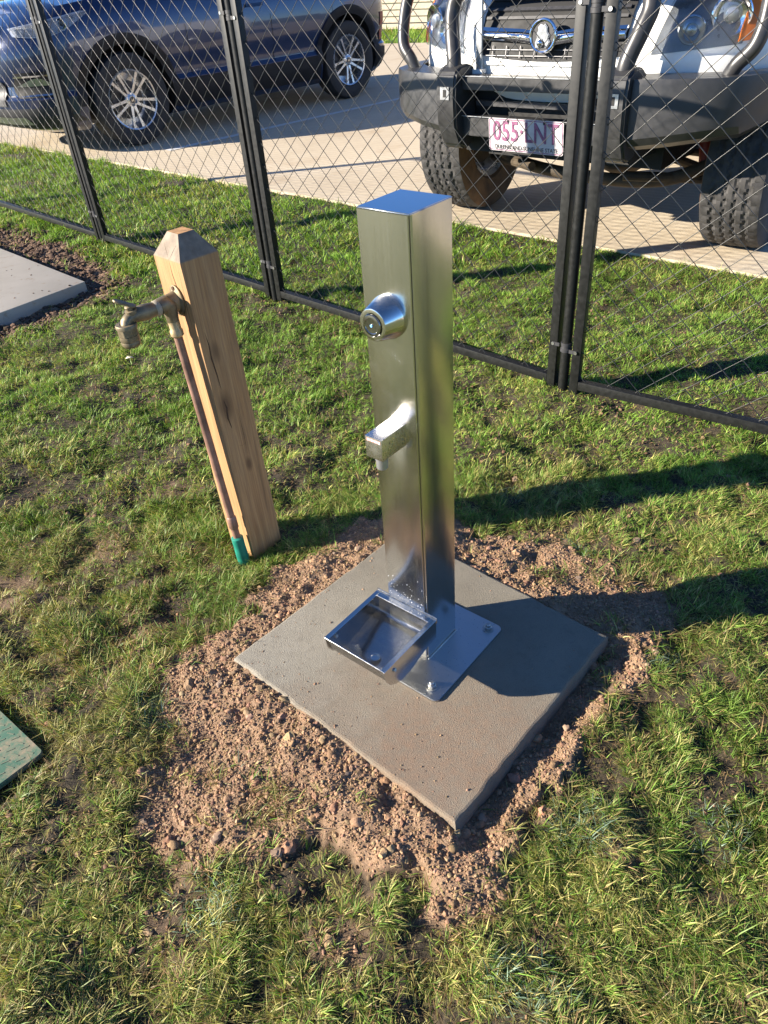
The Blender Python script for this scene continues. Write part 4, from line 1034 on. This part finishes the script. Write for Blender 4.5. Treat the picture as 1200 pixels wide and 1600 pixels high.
# undercarriage
bm = BM(); tube(bm, smooth_path([(-.02, -.66, .38), (-.10, -.40, .29), (-.12, 0, .255), (-.10, .40, .27), (-.02, .66, .38)], 5), .030, 10); uobj('crossmember', bm, MAT['mudmetal'], None, 40)
bm = BM(); prism(bm, [(-.35, .44), (-.30, .38), (.1, .34), (.3, .38), (.3, .44)], -.20, .20, axis='y'); uobj('bash_plate', bm, MAT['mudmetal'], None, 30, .01, 2)
for s in (1, -1):
    bm = BM(); tube(bm, [(-.22, s * .25, .30), (.02, s * .64, .27)], .022, 10); uobj('control_arm', bm, MAT['mudmetal'])
    bm = BM(); tube(bm, [(.24, s * .28, .30), (.05, s * .64, .27)], .022, 10); uobj('control_arm', bm, MAT['mudmetal'])
    bm = BM(); tube(bm, [(-.02, s * .56, .30), (.0, s * .50, .66)], .028, 12); uobj('shock_absorber', bm, MAT['redpart'])
    bm = BM(); tube(bm, [(.10, s * .38, .36), (.06, s * .66, .36)], .016, 8); uobj('tie_rod', bm, MAT['mudmetal'])
bm = BM(); bmesh.ops.create_icosphere(bm, subdivisions=2, radius=1, matrix=Matrix.Translation((.05, .12, .34)) @ Matrix.Diagonal((.16, .14, .10, 1))); uobj('differential', bm, MAT['mudmetal'], None, 70)
bm = BM(); box(bm, -.3, 4.0, -.46, .46, .36, .56); uobj('chassis', bm, MAT['dark'])
tm = tyre_mesh('tyre', .385, .265, .215, .0075, 192)
tm.materials.append(MAT['tyre_dusty']); tm.materials.append(MAT['tyre_muddy'])
def ute_wheel(lo, sgn, steer):
    wm = Matrix.Translation((lo, sgn * .77, .383)) @ Matrix.Rotation(steer, 4, 'Z') @ Matrix.Diagonal((1, sgn, 1, 1))
    bm = BM(); bm.from_mesh(tm)
    for f in bm.faces:
        c = f.calc_center_median(); r_ = math.hypot(c.x, c.z)
        if c.y < -.095 and r_ < .372: f.material_index = 1
    bm.transform(wm)
    if sgn < 0: bmesh.ops.reverse_faces(bm, faces=list(bm.faces))
    w = uobj('wheel', bm, [MAT['tyre_dusty'], MAT['tyre_muddy']], None, 22)
    ax = wm @ Matrix.Rotation(R(-90), 4, 'X')
    bm = BM(); lathe(bm, [(.217, .10), (.21, .112), (.195, .08), (.185, .0), (.19, -.10), (.212, -.112), (.217, -.10)], 40, ax); uobj('rim', bm, MAT['alloy'], w, 35)
    bm = BM(); lathe(bm, [(.186, .03), (.12, .065), (.06, .075), (0, .078)], 32, ax); uobj('wheel_face', bm, MAT['alloy'], w, 35)
    bm = BM(); lathe(bm, [(0, -.06), (.15, -.05), (.15, -.03), (0, -.02)], 32, ax); uobj('brake_disc', bm, MAT['mudmetal'], w, 35)
for lo, sgn, st in ((.02, -1, R(-4)), (.02, 1, R(-4)), (3.05, -1, 0), (3.05, 1, 0)): ute_wheel(lo, sgn, st)
bpy.data.meshes.remove(tm)

# ------------------------------------------------------------------ distant slatted fence
fd = Vector((.7165, -.6976, 0)); fc = Vector((1.38, 18.62, -.06)); fa_ = math.atan2(fd.y, fd.x)
sm_ = None
sf_ = empty('slatted_fence', mw=Matrix.Translation(fc) @ Matrix.Rotation(fa_, 4, 'Z'))
tag(sf_, 'pale horizontal slatted boundary fence beyond the car park, behind the parked vehicles', 'fence')
for k in range(-5, 6):
    e = sf_; ox = k * 2.4 + .35
    for j in range(15):
        if sm_ is None:
            bm = BM(); box(bm, -1.13, 1.13, -.012, .012, 0, .098); o = obj('slat', bm, MAT['slat'], e, 30, bev=.003, seg=1); sm_ = o.data
        else:
            o = bpy.data.objects.new('slat', sm_); COL.objects.link(o); o.parent = e
        o.location = (ox, 0, .05 + j * .118)
    bm = BM(); box(bm, ox - 1.245, ox - 1.135, -.05, .05, -.1, 1.85); obj('fence_upright', bm, MAT['slat'], e, 30, bev=.004, seg=1)

# ------------------------------------------------------------------ green valve box lid
c = sum((Vector((*p, 0)) for p in LID), Vector()) / 4; e1 = (Vector((*LID[1], 0)) - Vector((*LID[0], 0))); e2 = (Vector((*LID[3], 0)) - Vector((*LID[0], 0)))
lm = Matrix.Translation(c + Vector((0, 0, -.022))) @ Matrix.Rotation(math.atan2(e1.y, e1.x), 4, 'Z') @ Matrix.Rotation(R(2), 4, 'X')
w2, h2 = e1.length / 2, e2.length / 2
bm = BM(); prism(bm, rrect(-w2, w2, -h2, h2, .008), -.012, 0); lid = obj('valve_box_lid', bm, MAT['lid'], None, 40, bev=.0015, seg=1); lid.matrix_world = lm
tag(lid, 'green plastic valve box lid with raised tread pattern, dirty, sunk in the grass', 'lid')
bm = BM(); box(bm, -.0085, .0085, -.0014, .0014, 0, .0004); tmh = None
ks = [(i, j) for i in range(-5, 6) for j in range(-4, 5)]
for i, j in ks:
    if tmh is None: o = obj('tread_bar', bm, MAT['lid'], lid, 30, bev=.0008, seg=1); tmh = o.data
    else: o = bpy.data.objects.new('tread_bar', tmh); COL.objects.link(o); o.parent = lid
    o.location = (i * .019, j * .021, .0003); o.rotation_euler = (0, 0, R(25 if (i + j) % 2 else 70))
bm = ring_frame(w2 - .001, h2 - .001, .007, .0016); obj('lid_edge', bm, MAT['lid'], lid, None)

# ------------------------------------------------------------------ loose soil clods, mulch, stones
ico = BM(); bmesh.ops.create_icosphere(ico, subdivisions=1, radius=1); ico.verts.ensure_lookup_table()
IV = np.array([v.co[:] for v in ico.verts]); IF = np.array([[v.index for v in f.verts] for f in ico.faces]); ico.free()
ico = BM(); bmesh.ops.create_icosphere(ico, subdivisions=2, radius=1); ico.verts.ensure_lookup_table()
JV = np.array([v.co[:] for v in ico.verts]); JF = np.array([[v.index for v in f.verts] for f in ico.faces]); ico.free()
def rand_rot(n):
    q = rng.normal(size=(n, 4)); q /= np.linalg.norm(q, axis=1)[:, None]; w, x, y, z = q.T
    return np.stack([1 - 2 * (y * y + z * z), 2 * (x * y - z * w), 2 * (x * z + y * w), 2 * (x * y + z * w), 1 - 2 * (x * x + z * z), 2 * (y * z - x * w), 2 * (x * z - y * w), 2 * (y * z + x * w), 1 - 2 * (x * x + y * y)], 1).reshape(n, 3, 3)
def scatter_rocks(name, xy, r, cols, mat, base=(IV, IF), flat=.75, sink=.35, rough=.22):
    BV, BF = base; n = len(xy); nv = len(BV)
    P_ = BV[None] * (1 + rng.uniform(-rough, rough, (n, nv, 1))) * (r[:, None, None] * np.stack([rng.uniform(.75, 1.3, n), rng.uniform(.7, 1.1, n), rng.uniform(.6, .95, n)], 1)[:, None, :])
    P_ = np.einsum('nij,nvj->nvi', rand_rot(n), P_); P_[:, :, 2] *= flat
    z = height(xy[:, 0], xy[:, 1]) + r * (flat * .8 - sink)
    P_[:, :, 0] += xy[:, :1]; P_[:, :, 1] += xy[:, 1:2]; P_[:, :, 2] += z[:, None]
    F_ = (BF[None] + (np.arange(n) * nv)[:, None, None]).reshape(-1)
    me = np_mesh(name, P_.reshape(-1, 3), F_); col_attr(me, 'tint', np.repeat(cols, nv, 0))
    return link(name, me, mat, None, 50)
def soil_cols(n):
    b = np.array([.34, .215, .127]) * rng.uniform(.65, 1.35, (n, 1)); b = b * (1 + rng.normal(0, .05, (n, 3)))
    k = rng.random(n) < .02; b[k] = np.array([.30, .22, .16]) * rng.uniform(.7, 1.1, (k.sum(), 1)); return np.clip(b, .03, .6)
def sample(n, x0, x1, y0, y1, prob):
    out = []
    c_ = 0
    while c_ < n:
        p = np.stack([rng.uniform(x0, x1, n), rng.uniform(y0, y1, n)], 1); k = rng.random(n) < prob(p[:, 0], p[:, 1]); out.append(p[k]); c_ += k.sum()
    return np.concatenate(out)[:n]
ps = lambda x, y: soil_mask(x, y) * (poly_sd(x, y, SLAB) < -.004)
xy = sample(38000, -.75, .75, .40, 1.70, lambda x, y: ps(x, y) ** 2)
r_ = np.clip(rng.lognormal(math.log(.0015), .5, len(xy)), .0008, .005)
tag(scatter_rocks('soil_crumbs', xy, r_, soil_cols(len(xy)), MAT['clod']), kind='stuff', label='loose reddish brown soil crumbs dug up round the concrete pad')
xy = sample(420, -.75, .75, .40, 1.66, lambda x, y: ps(x, y) ** 2 * (.35 + .65 * (y < 1.0)))
r_ = np.clip(rng.lognormal(math.log(.0050), .42, len(xy)), .003, .014)
tag(scatter_rocks('soil_clods', xy, r_, soil_cols(len(xy)), MAT['clod'], (JV, JF), rough=.30, sink=.6), kind='stuff', label='lumps of dry reddish soil lying among the crumbs')
# crumbs scattered on the pad
xy = sample(260, -.36, .47, .66, 1.49, lambda x, y: (poly_sd(x, y, SLAB) > .004) * (.05 + .95 * np.exp(-poly_sd(x, y, SLAB) / .07)) * (((x < .12)).astype(float) * .9 + .1))
hs_ = height; height = lambda x, y: np.zeros_like(x)
tag(scatter_rocks('crumbs_on_pad', xy, np.clip(rng.lognormal(math.log(.0011), .45, len(xy)), .0006, .003), soil_cols(len(xy)), MAT['clod'], sink=.3), kind='stuff', label='small soil crumbs sprinkled over the concrete pad')
height = hs_
# dark mulch beside the path
pm = lambda x, y: (poly_sd(x, y, MULCH) > -.08) * (poly_sd(x, y, PATH) < -.01) * 1.
xy = sample(16000, -2.9, -1.15, 2.5, 5.4, pm)
mc = np.array([.095, .06, .04]) * rng.uniform(.4, 2.3, (len(xy), 1)) * np.ones(3)
tag(scatter_rocks('mulch', xy, np.clip(rng.lognormal(math.log(.0055), .5, len(xy)), .0025, .020), mc, MAT['mulch'], flat=.6), kind='stuff', label='dark brown bark mulch and soil along the concrete path')
xy = sample(160, -2.9, -1.42, 2.6, 5.2, lambda x, y: (poly_sd(x, y, PATH) > .01) * .9)
height = lambda x, y: np.full_like(x, .004)
tag(scatter_rocks('mulch_on_path', xy, np.clip(rng.lognormal(math.log(.005), .5, len(xy)), .002, .015), mc[:160], MAT['mulch'], flat=.4, sink=.1), kind='stuff', label='bits of bark scattered on the concrete path')
height = hs_
# a few stones one can pick out
for (x, y, r_, lb) in ((.391, 1.725, .017, 'brown stone in the grass behind the pad, near the timber post shadow'), (.327, 1.465, .014, 'pinkish soil lump at the back edge of the dug soil'),
                       (.638, 1.399, .020, 'pale brown stone lying in the lawn right of the fountain'), (.555, 1.023, .010, 'small grey pebble in the shadow right of the pad corner'),
                       (.321, .855, .011, 'pale rounded pebble on the soil below the right edge of the pad'), (.130, .690, .014, 'soil lump near the front corner of the pad'),
                       (-.235, .655, .016, 'round brown clod on the soil left of the pad front corner'), (-.345, .690, .018, 'angular brown clod between grass and dug soil, left of the pad'),
                       (-.074, 1.432, .013, 'flat stone in the soil beside the timber post shadow'), (-.315, 1.530, .013, 'small stone at the foot of the timber post')):
    bm = BM(); bmesh.ops.create_icosphere(bm, subdivisions=3, radius=1)
    sx2, sy2, sz2 = r_ * rng.uniform(.6, .85), r_ * rng.uniform(.5, .7), r_ * rng.uniform(.45, .6); ph = rng.uniform(0, 9)
    for v in bm.verts:
        k = 1 + .22 * math.sin(3 * v.co.x + ph) * math.cos(2.5 * v.co.y + ph) + .10 * math.sin(9 * v.co.x + 7 * v.co.z + ph) + rng.uniform(-.02, .02)
        v.co = Vector((v.co.x * k * sx2, v.co.y * k * sy2, v.co.z * k * sz2))
    for v in bm.verts: v.co = Vector([math.copysign(min(abs(c_), lim * .82), c_) for c_, lim in zip(v.co, (sx2, sy2, sz2))])
    o = obj('stone', bm, MAT['stone'], None, 25); o.location = (x, y, float(height(np.array([x]), np.array([y]))[0]) + sz2 * .35); o.rotation_euler = (0, 0, rng.uniform(0, 6))
    tag(o, lb, 'stone', 'stones lying around the pad')
bm = BM(); vs = [bm.verts.new(p) for p in ((-.016, 0, 0), (-.006, -.009, .004), (.008, -.007, .006), (.017, .001, .002), (.007, .009, .004), (-.007, .008, .007))]
bm.faces.new(vs); bmesh.ops.triangulate(bm, faces=list(bm.faces)); bmesh.ops.solidify(bm, geom=list(bm.faces), thickness=.0007)
o = obj('dry_leaf', bm, MAT['leaf'], None, None); o.location = (-.954, 2.693, .008); tag(o, 'pale dry leaf on the grass below the garden tap', 'leaf')

# ------------------------------------------------------------------ grass
WOODC = [wood(0, 0, 0)[:2], wood(.092, 0, 0)[:2], wood(.092, .098, 0)[:2], wood(0, .098, 0)[:2]]
def lawn_density(x, y):
    m_ = soil_mask(x, y)
    d = (1 - m_) ** 1.6
    d = d + .22 * (fbm(x, y, 11, 3, 71) > .22) * (m_ > .4) * (np.hypot(x - .05, y - 1.07) > .36)
    holes = fbm(x, y, 11, 2, 77) * .55 + fbm(x, y, 25, 2, 79) * .75
    far_ = sstep(1.4, 2.6, y); d = d * np.clip(.48 + .25 * far_ + 2.4 * (holes + .20), .10 + .35 * far_, 1)
    d = d * (poly_sd(x, y, SLAB) < -.006) * (poly_sd(x, y, PATH) < -.02) * (poly_sd(x, y, LID) < -.004) * (poly_sd(x, y, WOODC) < -.002)
    pv = (x - E0[0]) * EN[0] + (y - E0[1]) * EN[1]
    d = d * (pv < -.006 + .03 * fbm(x, y, 8, 2, 5))
    return d
holes_ = lambda x, y: fbm(x, y, 11, 2, 77) * .55 + fbm(x, y, 25, 2, 79) * .75
TUFTS = [(-.36, .585, .055), (-.31, .80, .035), (.47, 1.36, .05), (.30, .66, .05), (.55, 1.02, .04), (-.50, .98, .05), (.53, .63, .05), (.36, 1.66, .06), (.15, .42, .06)]
def make_grass(name, n, x0, x1, y0, y1, prob, Lr, wr, seg, label, dead=False):
    xy = sample(n, x0, x1, y0, y1, prob)
    x, y = xy.T; n = len(x)
    z = height(x, y) - .003
    # blades gather into tufts that lean together
    tuft = .028
    cx = (np.floor(x / tuft) + .5 + .6 * (vnoise(np.floor(x / tuft) * 1.7, np.floor(y / tuft) * 1.3, 5) - .5)) * tuft
    cy = (np.floor(y / tuft) + .5 + .6 * (vnoise(np.floor(x / tuft) * 1.1, np.floor(y / tuft) * 1.9, 6) - .5)) * tuft
    x2 = x * .6 + cx * .4; y2 = y * .6 + cy * .4
    az = np.arctan2(y - cy, x - cx) + rng.normal(0, .7, n)
    flow = 6.28 * fbm(x, y, 4, 3, 91) * 1.5
    az = np.where(rng.random(n) < .40, flow + rng.normal(0, .6, n), az)
    L = rng.uniform(*Lr, n) * (1 + .5 * fbm(x, y, 9, 3, 95) + .5 * holes_(x, y)) * np.where(rng.random(n) < .04, 1.6, 1)
    lay = fbm(x, y, 6, 3, 99)
    tilt = np.clip(rng.normal(R(50), R(19), n) + lay * .35, R(8), R(88))
    bend = rng.uniform(.2, 1.1, n)
    if dead: tilt = rng.uniform(R(62), R(89), n); bend *= .25; az = rng.uniform(0, 6.283, n)
    w = rng.uniform(*wr, n)
    dx, dy = np.cos(az), np.sin(az)
    yaw = az + math.pi / 2 + rng.normal(0, .5, n); sxn, syn = np.cos(yaw), np.sin(yaw)
    pts = []; p = np.stack([x2, y2, z], 1); a_ = tilt.copy()
    nv = seg * 2 + 1; P_ = np.zeros((n, nv, 3))
    side = np.stack([sxn, syn, rng.normal(0, .25, n)], 1)
    for k in range(seg + 1):
        ww = w * (1 - (k / seg) ** 1.7) * (.75 if k == 0 else 1)
        if k < seg:
            P_[:, 2 * k] = p - side * ww[:, None] * .5; P_[:, 2 * k + 1] = p + side * ww[:, None] * .5
        else: P_[:, 2 * k] = p
        st = L / seg; p = p + np.stack([dx * np.sin(a_) * st, dy * np.sin(a_) * st, np.cos(a_) * st], 1); a_ = np.minimum(a_ + bend / seg * 1.3, R(125))
    gz = z[:, None] + .004; P_[:, 2:, 2] = np.maximum(P_[:, 2:, 2], gz)
    F_ = []; S_ = []
    b = (np.arange(n) * nv)[:, None]
    quads = [b + np.array([[2 * k, 2 * k + 1, 2 * k + 3, 2 * k + 2]]) for k in range(seg - 1)]
    tri = b + np.array([[2 * seg - 2, 2 * seg - 1, 2 * seg]])
    F_ = np.concatenate([q.ravel() for q in quads] + [tri.ravel()]); S_ = np.concatenate([np.full(n * (seg - 1), 4), np.full(n, 3)])
    me = np_mesh(name, P_.reshape(-1, 3), F_, S_)
    # colour of each blade: green, straw or dead, in patches
    G1 = np.array([.072, .150, .020]); G2 = np.array([.165, .245, .045]); ST = np.array([.38, .30, .125]); DB = np.array([.20, .13, .065]); BL = np.array([.17, .24, .17])
    patch = fbm(x, y, 2.2, 4, 111) * 1.3 + fbm(x, y, 9, 3, 117) * .7
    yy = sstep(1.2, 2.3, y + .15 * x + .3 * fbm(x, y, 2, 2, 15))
    pstraw = np.clip(.48 - .40 * yy + .42 * patch, .04, .9)
    pdead = np.clip(.15 - .11 * yy + .16 * fbm(x, y, 5, 3, 121) + .35 * soil_mask(x, y), .01, .5)
    u = rng.random(n); C = G1 + (G2 - G1) * rng.random((n, 1))
    ks_ = u < pstraw; C[ks_] = (ST * rng.uniform(.6, 1.15, (ks_.sum(), 1)) + C[ks_] * .55) / 1.35
    if dead: pdead = .62; C = ST * rng.uniform(.35, .9, (n, 1))
    kd = rng.random(n) < pdead; C[kd] = DB * rng.uniform(.6, 1.5, (kd.sum(), 1))
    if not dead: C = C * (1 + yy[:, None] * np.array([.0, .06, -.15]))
    for tx, ty, tr in TUFTS:
        k = (np.hypot(x - tx, y - ty) < tr * (1 + .5 * fbm(x, y, 20, 2, 7))) & (rng.random(n) < .28); C[k] = BL * rng.uniform(.6, 1.25, (k.sum(), 1))
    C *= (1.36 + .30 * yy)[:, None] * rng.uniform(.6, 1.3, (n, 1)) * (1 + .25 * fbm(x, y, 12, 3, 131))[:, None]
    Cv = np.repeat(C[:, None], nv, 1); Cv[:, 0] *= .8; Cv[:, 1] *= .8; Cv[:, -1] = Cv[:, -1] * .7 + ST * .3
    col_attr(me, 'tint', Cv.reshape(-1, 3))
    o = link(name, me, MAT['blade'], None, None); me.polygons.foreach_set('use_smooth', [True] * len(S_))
    return tag(o, label, kind='stuff')
nearf = lambda x, y: lawn_density(x, y) * in_view(x, y, m=50) * (y < 1.75)
ringf = lambda x, y: lawn_density(x, y) * ~in_view(x, y, m=50) * in_view(x, y, m=450) * (np.hypot(x, y - 1.2) < 2.6)
make_grass('lawn_grass', 45000, -2.3, 2.3, -.1, 3.4, ringf, (.025, .050), (.004, .007), 2, 'lawn grass round the edges of the view')
make_grass('lawn_grass', 185000, -1.35, 1.25, .22, 1.75, nearf, (.014, .038), (.0011, .0024), 3, 'matted short lawn grass, green and straw coloured, around the fountain')
midf = lambda x, y: lawn_density(x, y) * in_view(x, y) * (y >= 1.75) * (y < 3.6) * np.clip(1.25 - .25 * (y - 1.75), .5, 1)
make_grass('lawn_grass', 215000, -2.2, 1.9, 1.75, 3.6, midf, (.014, .033), (.0016, .0030), 2, 'greener mown lawn grass by the fence')
farf = lambda x, y: lawn_density(x, y) * in_view(x, y, m=100) * (y >= 3.6)
make_grass('lawn_grass', 110000, -4.6, 1.6, 3.6, 9.5, farf, (.025, .050), (.0035, .0065), 2, 'lawn grass strip between the fence and the car park')
def gapf(x, y):
    d = (1 - .85 * soil_mask(x, y)) * (poly_sd(x, y, SLAB) < -.006) * (poly_sd(x, y, PATH) < -.02) * (poly_sd(x, y, LID) < -.004) * (poly_sd(x, y, WOODC) < -.002)
    return d * in_view(x, y) * (((x - E0[0]) * EN[0] + (y - E0[1]) * EN[1]) < -.02)
make_grass('dead_thatch', 60000, -1.35, 1.25, .22, 1.75, gapf, (.008, .028), (.0010, .0022), 2, 'dry brown dead stems matted between the green blades', True)
make_grass('dead_thatch', 60000, -2.2, 1.9, 1.75, 4.2, gapf, (.012, .030), (.0018, .0032), 2, 'dry dead stems matted in the lawn by the fence', True)
xy = sample(9000, -2.0, 1.7, .3, 3.4, lambda x, y: gapf(x, y) * (soil_mask(x, y) < .5) * (fbm(x, y, 5, 3, 161) > .0))
tag(scatter_rocks('lawn_crumbs', xy, np.clip(rng.lognormal(math.log(.0028), .5, len(xy)), .0012, .009), soil_cols(len(xy)) * .6, MAT['clod']), kind='stuff', label='crumbs of dark earth in the gaps of the lawn')
# rough verge beyond the car park
n = 26000
def verge(x, y):
    a_ = (x - .69) * .5506 + (y - 15.547) * .8347; b_ = (x - 1.38) * .6976 + (y - 18.62) * .7165
    return (a_ > .05) * (b_ < .3) * 1.
xy_h = height
height = lambda x, y: np.full_like(x, -.06)
soil_keep = soil_mask; soil_mask = lambda x, y: np.zeros_like(x)
make_grass('verge_grass', n, -6, 9, 11, 26, verge, (.10, .20), (.010, .022), 2, 'verge grass strip in front of the far slatted fence')
height = xy_h; soil_mask = soil_keep
